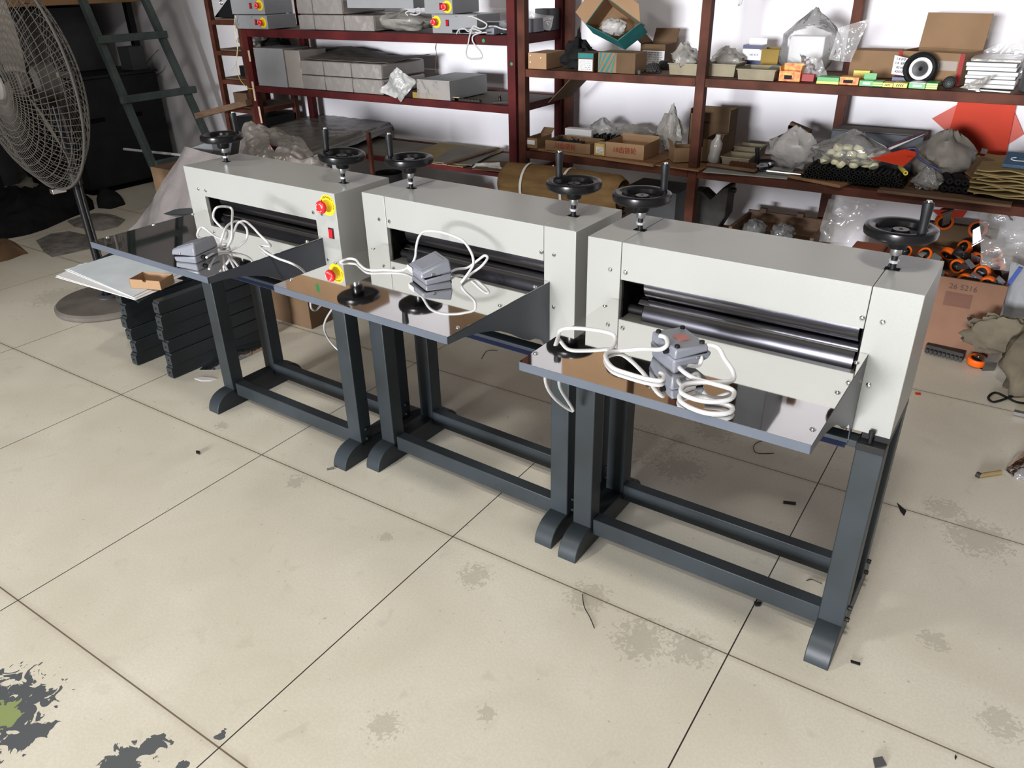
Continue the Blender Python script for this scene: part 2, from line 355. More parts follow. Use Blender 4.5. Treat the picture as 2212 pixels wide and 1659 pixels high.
# crack and stains of the back wall
# ================================================================ the three roller presses
W_, D_, H_, HB = .70, .221, .873, .565
def handwheel(root, x, y, ang, tilt=(0,0), zc=.951):
    """black bakelite wheel on a threaded spindle; ang is where the crank handle stands"""
    sp = part('handwheel', MB().T_at((x, y, 0), tilt).lathe([(.004,zc-.012),(.012,zc-.016),(.04,zc-.010),(.049,zc-.012),(.060,zc-.0115),(.066,zc-.007),(.0675,zc+.001),(.066,zc+.008),(.061,zc+.0105),(.052,zc+.0095),(.0465,zc+.006),(.043,zc-.003),(.018,zc-.006),(.015,zc+.003),(.004,zc+.003)], n=44)
        .lathe([(.004,zc-.034),(.017,zc-.034),(.019,zc-.030),(.019,zc-.014),(.004,zc-.012)], n=20), M_black, root)
    h = MB().T_at((x, y, 0), tilt); hx, hy = .053*math.cos(ang), .053*math.sin(ang)
    h.lathe([(.003,zc+.005),(.0075,zc+.009),(.0085,zc+.014),(.0078,zc+.02),(.0092,zc+.045),(.0105,zc+.062),(.0095,zc+.068),(.003,zc+.0695)], (hx, hy, 0), n=18)
    part('crank_handle', h, M_blackmat, sp)
    part('handle_rivet', MB().T_at((x, y, 0), tilt).lathe([(.0055,zc+.068),(.005,zc+.0715),(.0001,zc+.072)], (hx, hy, 0), n=12), M_chrome, sp)
    part('spindle', MB().cyl((x,y,H_-.02),(x,y,zc-.03),.0062,n=14), M_blackmat, root)
    k = MB(); k.lathe([(.003,zc-.049),(.0092,zc-.049),(.0104,zc-.047),(.0104,zc-.036),(.009,zc-.034),(.003,zc-.034)], (x,y,0), n=24)
    part('knurled_collar', k, M_knurl, sp)
    part('lock_nut', MB().cyl((x,y,H_+.0125),(x,y,H_+.0175),.0092,n=6).lathe([(.006,H_+.0172),(.0102,H_+.0172),(.0102,H_+.0192),(.006,H_+.0192)],(x,y,0),n=20), M_nut, root, .0008)
def T_at(s, loc, tilt=(0,0)):
    s.T = Matrix.Translation(Vector(loc)+Vector((0,0,H_))) @ Matrix.Rotation(tilt[0],4,'X') @ Matrix.Rotation(tilt[1],4,'Y') @ Matrix.Translation((0,0,-H_)); return s
MB.T_at = T_at
def screw(x, y, z, d=(0,-1,0), r=.0052):
    return MB().lathe([(.0001,.0035),(.003,.0032),(r,.001),(r,-.001)], (x,y,z), d, 14).lathe([(r+.0012,.0006),(r+.0012,-.001)], (x,y,z), d, 14)
def ring_text(root, body, cx, cz, r, a0, a1, size, y):
    mb = MB(); n = len(body)
    for i, ch in enumerate(body):
        if ch == ' ': continue
        a = a0+(a1-a0)*i/(n-1); vs, fs = text_mb(ch, size, .0003)
        o = Vector((cx+r*math.cos(a), y, cz+r*math.sin(a))); mb.T = frame(o, (math.sin(a),0,-math.cos(a)), (math.cos(a),0,math.sin(a))); mb.add(vs, fs)
    return part('lettering', mb, M_ink, root)
def estop(root, x, z, y=0.0, s=1.0, d=-1):
    """red mushroom button on a yellow disc, facing d along y"""
    p = part('stop_plate', MB().lathe([(.0001,0),(.03*s,0),(.03*s,.0014),(.0001,.0014)], (x,y,z), (0,d,0), 40), M_yellow, root)
    if d < 0 and s == 1.0: ring_text(p, '急停 EMERGENCY STOP', x, z, .0235, 2.9, -.3, .0075, y-.0017)
    part('stop_collar', MB().lathe([(.0165*s,.001),(.0165*s,.006*s),(.0125*s,.008*s),(.0105*s,.02*s),(.0001,.02*s)], (x,y,z), (0,d,0), 30), M_yellow, p)
    b = part('stop_button', MB().lathe([(.0001,.018*s),(.012*s,.018*s),(.017*s,.0205*s),(.0184*s,.024*s),(.0176*s,.029*s),(.0155*s,.032*s),(.013*s,.033*s),(.0001,.0335*s)], (x,y,z), (0,d,0), 36), M_red, p)
    a = MB()
    for k in range(3):
        t0 = k*2*PI/3; pts = [(x+.0115*s*math.cos(t0+t*.14), y+d*.0335*s, z+.0115*s*math.sin(t0+t*.14)) for t in range(11)]
        a.tube(pts, .0008*s, 6)
    part('turn_arrows', a, M_white, b)
def rocker(root, x, z, y=0.0, s=1.0, d=-1):
    p = part('power_switch', MB().box(x-.0105*s, x+.0105*s, min(y, y+d*.002), max(y, y+d*.002), z-.0155*s, z+.0155*s), M_blackmat, root, .0008)
    yy = y+d*.0055
    part('rocker', MB().hexa([(x-.0075*s,y,z-.0125*s),(x+.0075*s,y,z-.0125*s),(x+.0075*s,y,z+.0125*s),(x-.0075*s,y,z+.0125*s)],
         [(x-.0075*s,yy,z-.012*s),(x+.0075*s,yy,z-.012*s),(x+.0075*s,y+d*.003,z+.012*s),(x-.0075*s,y+d*.003,z+.012*s)][::1]), M_redglow, p)
def machine(label, loc, rz, wheels, first=False):
    r = thing('roller_press', label, 'roller press', loc, rz, None)
    a, b = .086, .610; t = .0012; g = .0007
    zo = .785
    # side housings (folded sheet boxes) and the hood between them
    if first:       # this one has its cover folded from one sheet, without open seams
        part('housing_cover', MB().add([(0,0,HB),(a,0,HB),(a,0,zo),(b,0,zo),(b,0,HB),(W_,0,HB),(W_,0,H_),(0,0,H_),(0,D_,HB),(a,D_,HB),(a,D_,zo),(b,D_,zo),(b,D_,HB),(W_,D_,HB),(W_,D_,H_),(0,D_,H_)],
            [(0,1,2,3,4,5,6,7),(15,14,13,12,11,10,9,8)]+[((i+1)%8,i,8+i,8+(i+1)%8) for i in range(8)]), M_paint, r, .0009)
    else:
        part('side_housing', MB().box(0, a-g, 0, D_, HB, H_), M_paint, r, .0013)
        part('side_housing', MB().box(b+g, W_, 0, D_, HB, H_), M_paint, r, .0013)
        part('hood', MB().box(a+g, b-g, .0004, D_-.0004, zo, H_-.0004), M_paint, r, .0012)
    part('lower_cover', MB().box(a, b, .006, .012, HB+.002, .70), M_bracket, r)
    part('back_cover', MB().box(a, b, D_-.004, D_-.001, HB+.002, zo), M_paint, r)
    part('inside_plate', MB().box(a, a+.004, .012, D_-.005, HB+.01, zo).box(b-.004, b, .012, D_-.005, HB+.01, zo).box(a+.004, b-.004, D_-.009, D_-.005, HB+.01, zo), M_dark, r)
    # the two rollers meet at the height of the tray
    R = .036
    part('upper_roller', MB().lathe([(.0001,0),(R-.002,0),(R,.002),(R,b-a-.06),(R-.002,b-a-.058),(.0001,b-a-.058)], (a+.05,.052,.7385+R), (1,0,0), 56), M_rollgrey, r)
    part('lower_roller', MB().lathe([(.0001,0),(R-.002,0),(R,.002),(R,b-a-.04),(R-.002,b-a-.038),(.0001,b-a-.038)], (a+.034,.052,.7355-R), (1,0,0), 56), M_roller, r)
    for p, q, z in ((a, a+.052, .7385+R), (b-.012, b, .7385+R), (a, a+.036, .7355-R), (b-.008, b, .7355-R)):
        part('roller_journal', MB().cyl((p,.052,z),(q,.052,z),.012), M_blackmat, r)
    # the feed tray: mirror sheet on a folded, painted pan, held by two side brackets
    tx0, tx1, tz = .068, .628, .7365
    tr = part('tray_pan', MB().box(tx0, tx1, -.389, -.387, tz-.018, tz-.0006).box(tx0, tx1, -.387, -.002, tz-.003, tz-.0012), M_tray_edge, r)
    part('mirror_sheet', MB().box(tx0+.0006, tx1-.0006, -.3882, -.0008, tz-.0012, tz), M_mirror, tr)
    for sx, sy in ((.0765,-.05),(.0765,-.34),(.6175,-.05),(.6155,-.34),(.6175,-.19),(.0765,-.19)):
        part('tray_screw', screw(sx, sy, tz, (0,0,1), .0045), M_chrome, tr)
    prof = [(-.389,tz-.001),(-.389,tz-.018),(-.34,tz-.021),(-.29,tz-.029),(-.245,tz-.041),(-.2,tz-.059),(-.165,tz-.078),(-.13,tz-.103),(-.105,tz-.127),(-.085,tz-.150),(-.066,tz-.176),(-.05,tz-.195),(-.036,tz-.184),(-.018,tz-.178),(0,tz-.184),(.0,tz-.001)]
    prof = [(-.389,tz-.001),(-.389,tz-.018),(-.34,tz-.021),(-.29,tz-.029),(-.245,tz-.041),(-.205,tz-.056),(-.165,tz-.078),(-.12,tz-.108),(-.09,tz-.124),(-.065,tz-.128),(-.04,tz-.14),(-.024,tz-.16),(-.018,tz-.185),(-.018,tz-.197),(-.0005,tz-.197),(-.0005,tz-.001)]
    for x0 in (tx0, tx1-.002):
        part('tray_bracket', MB().prism(prof, 0, x0, x0+.002), M_bracket, r)
    part('tray_gusset', MB().sheet(lambda u, v: (tx0+.003+u*(tx1-tx0-.006), -.03+v*.028, tz-.2+.012*v), 1, 1, .002), mat('navy_gusset', (.02,.025,.06), .35) if 'navy_gusset' not in MATS else MATS['navy_gusset'], r)
    # face screws
    for x, z in ((.060,.805),(.0985,.805),(.6035,.807),(.640,.807),(.060,.672),(.640,.672)):
        part('face_screw', screw(x, 0, z), M_chrome, r)
    for i, (x, y, an, ti) in enumerate(wheels): handwheel(r, x, y, math.radians(an), ti)
    for x, y, an, ti in wheels: part('spindle_slot', MB().box(x-.014, x+.014, y-.008, y+.009, H_-.001, H_+.0006), M_dark, r)
    if first:
        estop(r, .669, .837); rocker(r, .669, .756)
    # --- the stand
    l0, l1 = -.013, .699; lw = .055
    st = part('stand_frame', MB().box(l0+.001, l1-.001, -.018, .018, .535, .5505).box(l0+.001, l1-.001, .17, .215, .515, .535), M_stand, r, .002)
    for x in (l0, l1-lw):
        part('base_plate', MB().box(x, x+lw, -.024, D_+.004, .5355, .552), M_blackmat, r, .001)
        part('base_pad', MB().box(x+.004, x+lw-.006 if x < .3 else x+lw+.0, .002, D_-.004, .552, HB), M_blackmat, r)
        for y in (-.018, .172):
            part('leg', MB().box(x, x+lw, y, y+.05, .05, .5352), M_stand, r, .0025)
        foot = [(-.098,0),(-.098,.012),(-.094,.026),(-.086,.04),(-.074,.052),(-.06,.06),(-.04,.066),(-.018,.068)]
        foot += [(.222,.068),(.244,.066),(.264,.06),(.278,.052),(.29,.04),(.298,.026),(.302,.012),(.302,0)]
        part('foot', MB().prism(foot[::-1], 0, x, x+lw), M_stand, r, .002)
    part('front_rail', MB().box(l0+lw+.0005, l1-lw-.0005, -.006, .03, .040, .090), M_stand, r, .002)
    part('rear_rail', MB().box(l0+lw+.0005, l1-lw-.0005, .172, .205, .046, .096), M_stand, r, .002)
    for y, z in ((.007,.108),(.007,.073),(.197,.108),(.197,.073)):
        for sx, x in ((1, l1), (-1, l0)):
            part('stand_bolt', MB().cyl((x,y,z),(x+sx*.009,y,z),.0055,n=12), M_blackmat, r, .0008)
    for x in (.667,): part('levelling_bolt', MB().cyl((x,-.012,.552),(x,-.012,.570),.0042,n=12).cyl((x,-.012,.570),(x,-.012,.580),.0062,n=12), M_blackmat, r)
    return r
m1 = machine('left roller press, with a red stop button on its yellow disc and a red switch', (-.384,.9966,0), -.0328, ((.074,.112,83,(0,0)),(.631,.104,-170,(.0,.07))), True)
m2 = machine('middle of the three roller presses, with its foot pedal standing upright on the mirror tray', (.369,1.0264,0), -.0418, ((.091,.106,205,(0,0)),(.627,.107,166,(0,0))))
m3 = machine('right roller press nearest the camera, its foot pedal lying upside down on the tray', (1.1083,.981,0), -.016, ((.08,.103,50,(0,0)),(.621,.119,-40,(0,0))))
# ================================================================ foot pedals and their cables
TZ = .7367
def pedal(label, loc, rz, flip=0, roll=0):
    r = thing('foot_pedal', label, 'foot pedal', loc, rz, None)
    F = Matrix.Translation((0,0,.052)) @ Matrix.Rotation(PI,4,'X') if flip else Matrix.Identity(4)
    def mb(): m = MB(); m.T = F; return m
    # lower shell, open gap, then the sloping treadle over it
    b = mb().hexa([(-.046,-.031,0),(.046,-.031,0),(.046,.036,0),(-.046,.036,0)],[(-.048,-.033,.014),(.048,-.033,.014),(.047,.038,.02),(-.047,.038,.02)])
    part('pedal_base', b, M_pedal, r, .0035)
    t = mb().add([(-.046,-.043,.0175),(.046,-.043,.0175),(.048,.040,.0205),(-.048,.040,.0205),(-.041,-.040,.033),(.041,-.040,.033),(.042,.036,.054),(-.042,.036,.054)],
        [(3,2,1,0),(4,5,6,7),(0,1,5,4),(1,2,6,5),(2,3,7,6),(3,0,4,7)])
    part('treadle', t, M_pedal, r, .005)
    part('tread_plate', mb().hexa([(-.03,-.034,.0342),(.03,-.034,.0342),(.03,.026,.0508),(-.03,.026,.0508)],[(-.029,-.033,.0362),(.029,-.033,.0362),(.029,.025,.0528),(-.029,.025,.0528)]), M_pedal, r, .001)
    part('paper_label', mb().box(-.04,-.008,-.0445,-.0432,.0185,.031), M_paper, r, label='small white sticker')
    part('gap_strip', mb().box(-.044,.044,-.0315,.034,.014,.018), M_dark, r)
    for x in (-1, 1): part('pivot_screw', mb().lathe([(.0001,.0025),(.003,.002),(.004,0)], (x*.046,-.012,.024), (x,0,0), 12), M_chrome, r)
    part('front_screw', mb().lathe([(.0001,.0025),(.003,.002),(.004,-.002)], (-.02,-.040,.0225), (0,-1,.2), 12), M_chrome, r)
    part('cable_gland', mb().cyl((.02,.036,.012),(.02,.046,.012),.0055,n=12), M_blackmat, r)
    if flip:
        for x in (-.036,.036):
            for y in (-.024,.028): part('rubber_foot', mb().lathe([(.005,.001),(.005,-.0045),(.0035,-.0055),(.0001,-.0055)], (x,y,0), n=14), M_blackmat, r)
        part('rating_plate', mb().box(-.012,.016,-.012,.012,-.0012,-.0002), mat('pale_red_plate', (.35,.14,.13), .5), r, label='dull red rating plate')
    return r
def aim(px, py, z=TZ):
    p = at(px, py, 2, z); return (p.x, p.y, z)
pedal('grey foot pedal standing upright on the left press tray', aim(425, 556), math.radians(-76))
pedal('grey foot pedal standing upright on the middle press tray', aim(930, 600), math.radians(-28))
pedal('grey foot pedal lying upside down on the right press tray, rubber feet up', aim(1466, 782), math.radians(-38), 1)
def cable(pts, label, r=.0032, name='cable', m=None, cat='cable', k=6):
    P = rng_spline([at(x, y, 2, z) if len(t) == 3 else Vector(t[1:]) for t in pts for (x, y, z) in [t[:3]]], k)
    return solo(name, MB().tube(P, r, 10), m or M_cable, label, cat)
T = TZ+.004
cable([(446,556,T+.012),(466,545,T),(500,540,T),(530,520,T+.02),(533,495,T+.05),(514,478,T+.07),(492,487,T+.07),(481,510,T+.05),(476,530,T+.02),(486,538,T),(500,515,T+.05),(501,480,T+.08),(501,452,T+.09),(485,446,T+.1),(466,450,T+.1),(461,470,T+.07),(475,488,T+.05),(490,500,T+.03),(487,516,T+.004),(468,512,T+.01),(450,499,T+.03),(437,491,T+.04),(428,500,T+.03),(428,512,T+.006),(447,518,T),(475,532,T),(497,526,T+.02),(505,502,T+.05),(514,482,T+.07),(529,478,T+.075),(545,490,T+.06),(562,508,T+.045),(578,523,T+.03),(584,532,T+.01),(562,531,T),(575,545,T),(600,558,T),(630,569,T-.001),(652,582,T-.03),(662,598,T-.08),(670,640,.55),(672,664,.5),(682,670,.47),(700,655,.5),(735,645,.52)], 'pale grey cable looped high on the left press tray and hanging over its side')
cable([(960,595,T+.008),(985,582,T+.004),(1010,578,T+.01),(1035,560,T+.035),(1047,552,T+.045),(1053,558,T+.04),(1040,575,T+.02),(1020,590,T+.004),(998,609,T),(1003,602,T+.012),(1021,575,T+.04),(1022,558,T+.06),(1015,540,T+.075),(1000,520,T+.09),(975,508,T+.1),(945,500,T+.105),(918,500,T+.1),(905,512,T+.08),(899,535,T+.055),(897,555,T+.03),(888,572,T+.012),(868,584,T),(830,583,T),(795,583,T),(778,572,T),(768,561,T+.002),(752,559,T+.002),(735,566,T-.004),(728,572,T-.03),(735,600,.6),(760,660,.5),(759,688,.42),(757,715,.36),(748,745,.3),(736,758,.27),(722,748,.28),(707,728,.32),(700,708,.38),(704,690,.43),(716,670,.5),(730,650,.56)], 'pale grey cable curving across the middle press tray and looping down behind its leg')
cable([(1490,752,T+.02),(1505,757,T+.03),(1515,775,T+.02),(1507,790,T+.004),(1485,788,T+.01),(1468,782,T+.006),(1470,797,T+.01),(1500,817,T+.01),(1545,830,T+.012),(1578,840,T+.012),(1586,850,T+.01),(1576,863,T+.01),(1540,868,T+.008),(1500,862,T+.008),(1472,848,T+.008),(1478,832,T+.01),(1510,826,T+.01),(1560,826,T+.012),(1584,820,T+.012),(1582,800,T+.02),(1565,775,T+.035),(1552,752,T+.05),(1530,745,T+.045),(1518,752,T+.03)], 'thick white cable coiled beside the upturned pedal on the right press tray', .0042)
cable([(1522,869,T),(1560,872,T+.001),(1582,882,T+.001),(1572,892,T+.001),(1530,893,T+.001),(1490,880,T+.001),(1468,863,T+.001),(1475,845,T+.001),(1500,836,T+.001)], 'short white cable loop on the right tray, nearest the front edge', .0042)
cable([(1425,725,T+.055),(1438,730,T+.055),(1441,745,T+.05),(1425,755,T+.04),(1390,754,T+.02),(1345,758,T),(1313,762,T),(1309,775,T),(1325,795,T),(1360,808,T),(1400,819,T),(1428,822,T),(1434,812,T),(1425,806,T)], 'white cable end bending from the upturned pedal toward the left of the tray', .0042)
cable([(1312,760,T),(1325,748,T+.003),(1329,728,T+.01),(1312,718,T+.015),(1270,711,T+.02),(1230,709,T+.02),(1211,714,T+.008),(1206,726,T),(1200,745,T-.005),(1187,775,T-.03),(1178,815,.62),(1184,840,.57),(1200,862,.52),(1222,880,.47),(1238,887,.45),(1226,865,.5),(1212,842,.56),(1208,822,.62),(1215,790,.7)], 'white cable running off the left edge of the right press tray and hanging below', .004)
# ================================================================ shelving along the back wall
YS = 2.75
def post(r, x, y, z1, w=.04, m=None, dpt=.04): return part('post', MB().box(x, x+w, y, y+dpt, 0, z1), m, r, .002)
A0, A1 = -2.165, -.235
rA = thing('shelving_unit', 'dark red angle-iron shelving with grey boxes, left of the brown shelving', 'shelving')
for x, y, z in ((A0, YS, 1.138), (A1-.052, YS, 2.1), (A0, 3.19, 2.1), (A1-.052, 3.19, 2.1)): post(rA, x, y, z, .045, M_redoxide)
for z, h in ((1.14, .042), (.828, .036), (.50, .022)):
    x0, x1 = (A0, A1-.01)
    part('front_beam', MB().box(x0+.046, x1-.043, YS+.002, YS+.034, z-h, z), M_redoxide, rA, .0015)
    part('back_beam', MB().box(A0+.046, A1-.053, 3.196, 3.226, z-h, z), M_redoxide, rA, .0015)
    for x in (A0+.006, A1-.045): part('side_beam', MB().box(x, x+.03, YS+.041, 3.189, z-h, z), M_redoxide, rA, .0015)
    part('shelf_board', MB().box(A0+.047, A1-.054, YS+.035, 3.195, z-.022, z-.004), M_board, rA)
for x, z in ((-.42, 1.117), (-.262, 1.02)):
    part('green_dot', MB().cyl((x, YS-.0006, z), (x, YS-.0001, z), .0085, n=20) if z > 1.05 else MB().cyl((x, YS-.0006, z), (x, YS-.0001, z), .0075, n=20), M_greendot, rA, label='small round green sticker')
for (x, y), (x2, y2) in (((535,109),(540,133)),((543,176),(551,218)),((557,230),(565,266))):
    a = at(x, y, 1, YS); b = at(x2, y2, 1, YS); wv = .017
    part('tape_strip', MB().hexa([(a.x,YS-.001,a.z),(a.x+wv,YS-.001,a.z),(a.x+wv,YS-.0002,a.z),(a.x,YS-.0002,a.z)][::1],[(b.x-.004,YS-.001,b.z),(b.x+wv-.006,YS-.001,b.z),(b.x+wv-.006,YS-.0002,b.z),(b.x-.004,YS-.0002,b.z)]), M_tapebits, rA, label='torn strip of cream masking tape')
rB = thing('shelving_unit', 'rusty brown shelving full of cartons and bags, right part of the back wall', 'shelving')
B0, B1 = -.228, 2.35
for x, y in ((B0, YS), (.654, YS), (B1-.04, YS), (B0, 3.19), (1.135, 3.19), (B1-.04, 3.19)): post(rB, x, y, 2.1, .04, M_brown)
for z in (1.0, .625, 1.78):
    for p, q in ((B0+.041, .653), (.695, B1-.041)):
        part('front_beam', MB().box(p, q, YS+.002, YS+.036, z-.034, z), M_brown, rB, .0015)
    for p, q in ((B0+.041, 1.134), (1.176, B1-.041)): part('back_beam', MB().box(p, q, 3.192, 3.224, z-.034, z), M_brown, rB, .0015)
    part('side_beam', MB().box(B0+.004, B0+.036, YS+.041, 3.189, z-.034, z), M_brown, rB, .0015)
    part('side_beam', MB().box(B1-.036, B1-.004, YS+.041, 3.189, z-.034, z), M_brown, rB, .0015)
    part('shelf_board', MB().box(B0+.042, B1-.042, YS+.037, 3.191, z-.018, z-.001), M_wood, rB)
# loose boards lying on the lower level
def board(p0, p1, z0, dpt, th, m, label, name='loose_board'):
    a = at(*p0, 2, z0); b = at(*p1, 2, z0)
    a.y = max(a.y, 2.72); b.y = max(b.y, 2.72)
    d = (b-a); n = Vector((-d.y, d.x, 0)).normalized()*dpt
    return solo(name, MB().hexa([a, b, b+n, a+n], [v+Vector((0,0,th)) for v in (a, b, b+n, a+n)]), m, label, 'board', None, .001)
board((1135,322), (1395,368), .626, .3, .012, M_ply, 'raw wooden board under the open cartons with red handwriting')
board((1400,356), (1507,372), .627, .15, .006, M_ply, 'short raw wood offcut under the narrow carton by the brown post')
board((1515,374), (1700,388), .627, .2, .004, mat('light_grey_sheet', (.33,.33,.32), .5), 'thin light grey sheet under the wire brush', 'grey_sheet')
board((1700,384), (1812,408), .627, .1, .012, M_ply, 'raw wood strip in front of the black rubber tubes')
board((1880,431), (2180,458), .627, .22, .010, M_wood, 'worn wooden board under the kraft papers and clear bag')
rC = thing('shelving_unit', 'narrow old brown shelving in the dim corner beside the ladder', 'shelving')
for x, y in ((-2.60, 2.86), (-2.33, 2.86), (-2.60, 3.2), (-2.33, 3.2)): post(rC, x, y, 1.9, .034, M_brown, .034)
for z in (1.175, 1.0, .83, .66):
    for y in (2.862, 3.202): part('shelf_rail', MB().box(-2.565, -2.331, y, y+.028, z-.026, z), M_brown, rC, .001)
    for x in (-2.596, -2.326): part('side_rail', MB().box(x, x+.026, 2.895, 3.199, z-.026, z), M_brown, rC, .001)
    part('shelf_board', MB().box(-2.598, -2.302, 2.893, 3.199, z-.001, z+.008), M_wood, rC)
# ================================================================ goods on the shelves
def base(pBL, pBR, z0, ymin=2.765):
    a = at(*pBL, 2, z0); b = at(*pBR, 2, z0)
    if a.y < ymin or b.y < ymin:            # slide along the ray to the shelf edge
        dy = ymin
        if a.y < ymin: a2 = at(*pBL, 1, dy); a = Vector((a2.x, dy, z0))
        if b.y < ymin: b2 = at(*pBR, 1, dy); b = Vector((b2.x, dy, z0))
    return a, b
def place(pBL, pBR, pTL, z0, sq=True, ymin=2.765):
    a, b = base(pBL, pBR, z0, ymin)
    if sq and abs(b.y-a.y) < .03: m = (a.y+b.y)/2; a.y = b.y = m
    for v, px in ((a, pBL), (b, pBR)):
        if v.y > 3.04: u = at(*px, 1, 3.04); v.x, v.y = u.x, 3.04
    h = max(.006, at(*pTL, 1, a.y).z-z0)
    return a, math.atan2(b.y-a.y, b.x-a.x), (b-a).length, h
def carton(name, cat, label, pBL, pBR, pTL, z0, d, m, opened=0, group=None, th=.003, flaps=(0,0,0,0), ymin=2.765, bev=.0015, par=None):
    """a box standing on level z0; opened leaves the top off, flaps are the four lid leaves (front, right, back, left) in degrees"""
    a, yaw, w, h = place(pBL, pBR, pTL, z0, ymin=ymin)
    r = thing(name, label, cat, (a.x, a.y, z0+.0006), yaw, group)
    if not opened:
        part('carton_body', MB().box(0, w, 0, d, 0, h), m, r, bev)
    else:
        mb = MB(); t = th
        O = [(0,0),(w,0),(w,d),(0,d)]; I = [(t,t),(w-t,t),(w-t,d-t),(t,d-t)]
        vs = [(x,y,0) for x,y in O]+[(x,y,h) for x,y in O]+[(x,y,h) for x,y in I]+[(x,y,t) for x,y in I]
        fs = [(3,2,1,0),(12,13,14,15)]
        for i in range(4):
            j = (i+1)%4; fs += [(i,j,4+j,4+i),(4+i,4+j,8+j,8+i),(8+i,8+j,12+j,12+i)]
        mb.add(vs, fs); part('carton_body', mb, m, r)
        for i, f in enumerate(flaps):
            if not f: continue
            p = Vector((*O[i], h)); q = Vector((*O[(i+1)%4], h)); e = (q-p); n = Vector((e.y, -e.x, 0)).normalized()
            L = min(h*.8, (d if i % 2 == 0 else w)*.5) if f < 1000 else (f-1000)/1000; an = math.radians(f if f < 1000 else 80)
            v = (n*math.cos(an)+Vector((0,0,1))*math.sin(an))*L; k = e.normalized()*.002
            u = v.normalized().cross(e.normalized())*t
            part('flap', MB().hexa([p+k,q-k,q-k+u,p+k+u],[p+k+v,q-k+v,q-k+v+u,p+k+v+u]), m, r)
    r['w'] = w; r['h'] = h; del_keys.append(r); return r, w, h, d
del_keys = []
def front_label(r, x0, x1, z0, z1, m=None, lines=0, txt=None, size=.012, ink=None, name='label'):
    p = part(name, MB().box(x0, x1, -.0009, -.0002, z0, z1), m or M_paper, r)
    if lines:
        L = MB(); n = lines; rr = random.Random(int(x0*1e4)+lines)
        vs = []
        for i in range(n):
            z = z1-(z1-z0)*(i+.8)/(n+.6); x = x0+.1*(x1-x0)
            while x < x1-.12*(x1-x0):
                l = rr.uniform(.03, .16)*(x1-x0); L.box(x, min(x+l, x1-.003), -.0013, -.0008, z-.0009, z+.0009); x += l+.04*(x1-x0)
        part('print_lines', L, M_ink, p)
    if txt: text(txt, size, frame(((x0+x1)/2, -.0012, (z0+z1)/2), (1,0,0), (0,0,1)), ink or M_ink, p)
    return p
def bin_(label, pBL, pBR, pTL, z0, d, m=None, ymin=2.765, cat='bin', name='plastic_bin'):
    a, yaw, w, h = place(pBL, pBR, pTL, z0, ymin=ymin)
    e = .006; t = .003
    def rect(o, z): return [(o,o,z),(w-o,o,z),(w-o,d-o,z),(o,d-o,z)]
    vs = rect(e, 0)+rect(0, h)+rect(t, h)+rect(e+t, t)
    fs = [(3,2,1,0),(12,13,14,15)]
    for i in range(4):
        j = (i+1)%4; fs += [(i,j,4+j,4+i),(4+i,4+j,8+j,8+i),(8+i,8+j,12+j,12+i)]
    mb = MB(); mb.T = Matrix.Translation((a.x,a.y,z0+.0006)) @ Matrix.Rotation(yaw,4,'Z'); mb.add(vs, fs)
    for z in (h,): mb.T = mb.T; mb.add([(-.003,-.003,h-.004),(w+.003,-.003,h-.004),(w+.003,d+.003,h-.004),(-.003,d+.003,h-.004),(-.003,-.003,h),(w+.003,-.003,h),(w+.003,d+.003,h),(-.003,d+.003,h),(t,t,h),(w-t,t,h),(w-t,d-t,h),(t,d-t,h)],
        [(0,1,5,4),(1,2,6,5),(2,3,7,6),(3,0,4,7),(4,5,9,8),(5,6,10,9),(6,7,11,10),(7,4,8,11)])
    return solo(name, mb, m or M_bin, label, cat)
def bag(label, px0, px1, pyB, pyT, z0, m, amp=.25, seed=1, dy=.09, top=.5, y=None, name='plastic_bag', cat='bag', n=28, fill=None, fr=2.5):
    """crumpled bag whose outline fills the given pixels, standing on z0"""
    a = at(px0, pyB, 2, z0); b = at(px1, pyB, 2, z0)
    if y is None: y = max((a.y+b.y)/2, 2.78)
    y += dy; A = at(px0, pyB, 1, y); B = at(px1, pyB, 1, y); Tt = at((px0+px1)/2, pyT, 1, y)
    w = (B.x-A.x)/2; h = Tt.z-z0; k = 1+top*.6
    mb = MB().blob(((A.x+B.x)/2, y, z0+h/(1+k)), (w*1.0, dy, h/(1+k)), amp, fr, seed, n, z0+.0012, top)
    return solo(name, mb, m, label, cat, ang=.9)
ZU, ZL = 1.0008, .6308
# ---- upper brown level, left to right
r, w, h, d = carton('small_carton', 'box', 'closed brown carton with white dots at the left end of the brown shelf', (1141,150), (1180,152), (1141,114), ZU, .17, M_cardlight)
for x, z in ((.012, h-.012), (.012, h-.04), (w-.03, h-.02)): part('white_dot', MB().cyl((x,-.0008,z),(x,-.0001,z),.003,n=12), M_white, r)
solo('black_bag', MB().blob((at(1250,150,1,2.9).x, 2.9, ZU+.045), (.085,.07,.075), .35, 3, 3, 26, ZU+.001, .3), M_cloth, 'crumpled black plastic bag behind the striped boxes', 'bag')
r, w, h, d = carton('parts_box', 'box', 'green striped box with a white printed label', (1248,154), (1281,156), (1248,114), ZU, .1, M_carddark)
front_label(r, .004, w-.004, .003, h*.66, None, 5)
def stripes(r, w, h, y=-.0008, c=None):
    mb = MB(); n = 5
    for i in range(n):
        x = -h*.5+i*(w+h*.5)/n; wd = (w+h*.5)/n*.45; poly = []
        for X, Z in ((x, 0), (x+wd, 0), (x+wd+h*.6, h), (x+h*.6, h)): poly.append((min(max(X, 0), w), Z))
        if max(p[0] for p in poly)-min(p[0] for p in poly) > .002: mb.prism(poly, 1, y, y+.0006)
    return part('diagonal_stripes', mb, c or MATS['teal_card'], r)
mb = MB().box(0.001, w-.001, -.0008, -.0002, h*.72, h-.002); part('green_band', mb, M_teal, r)
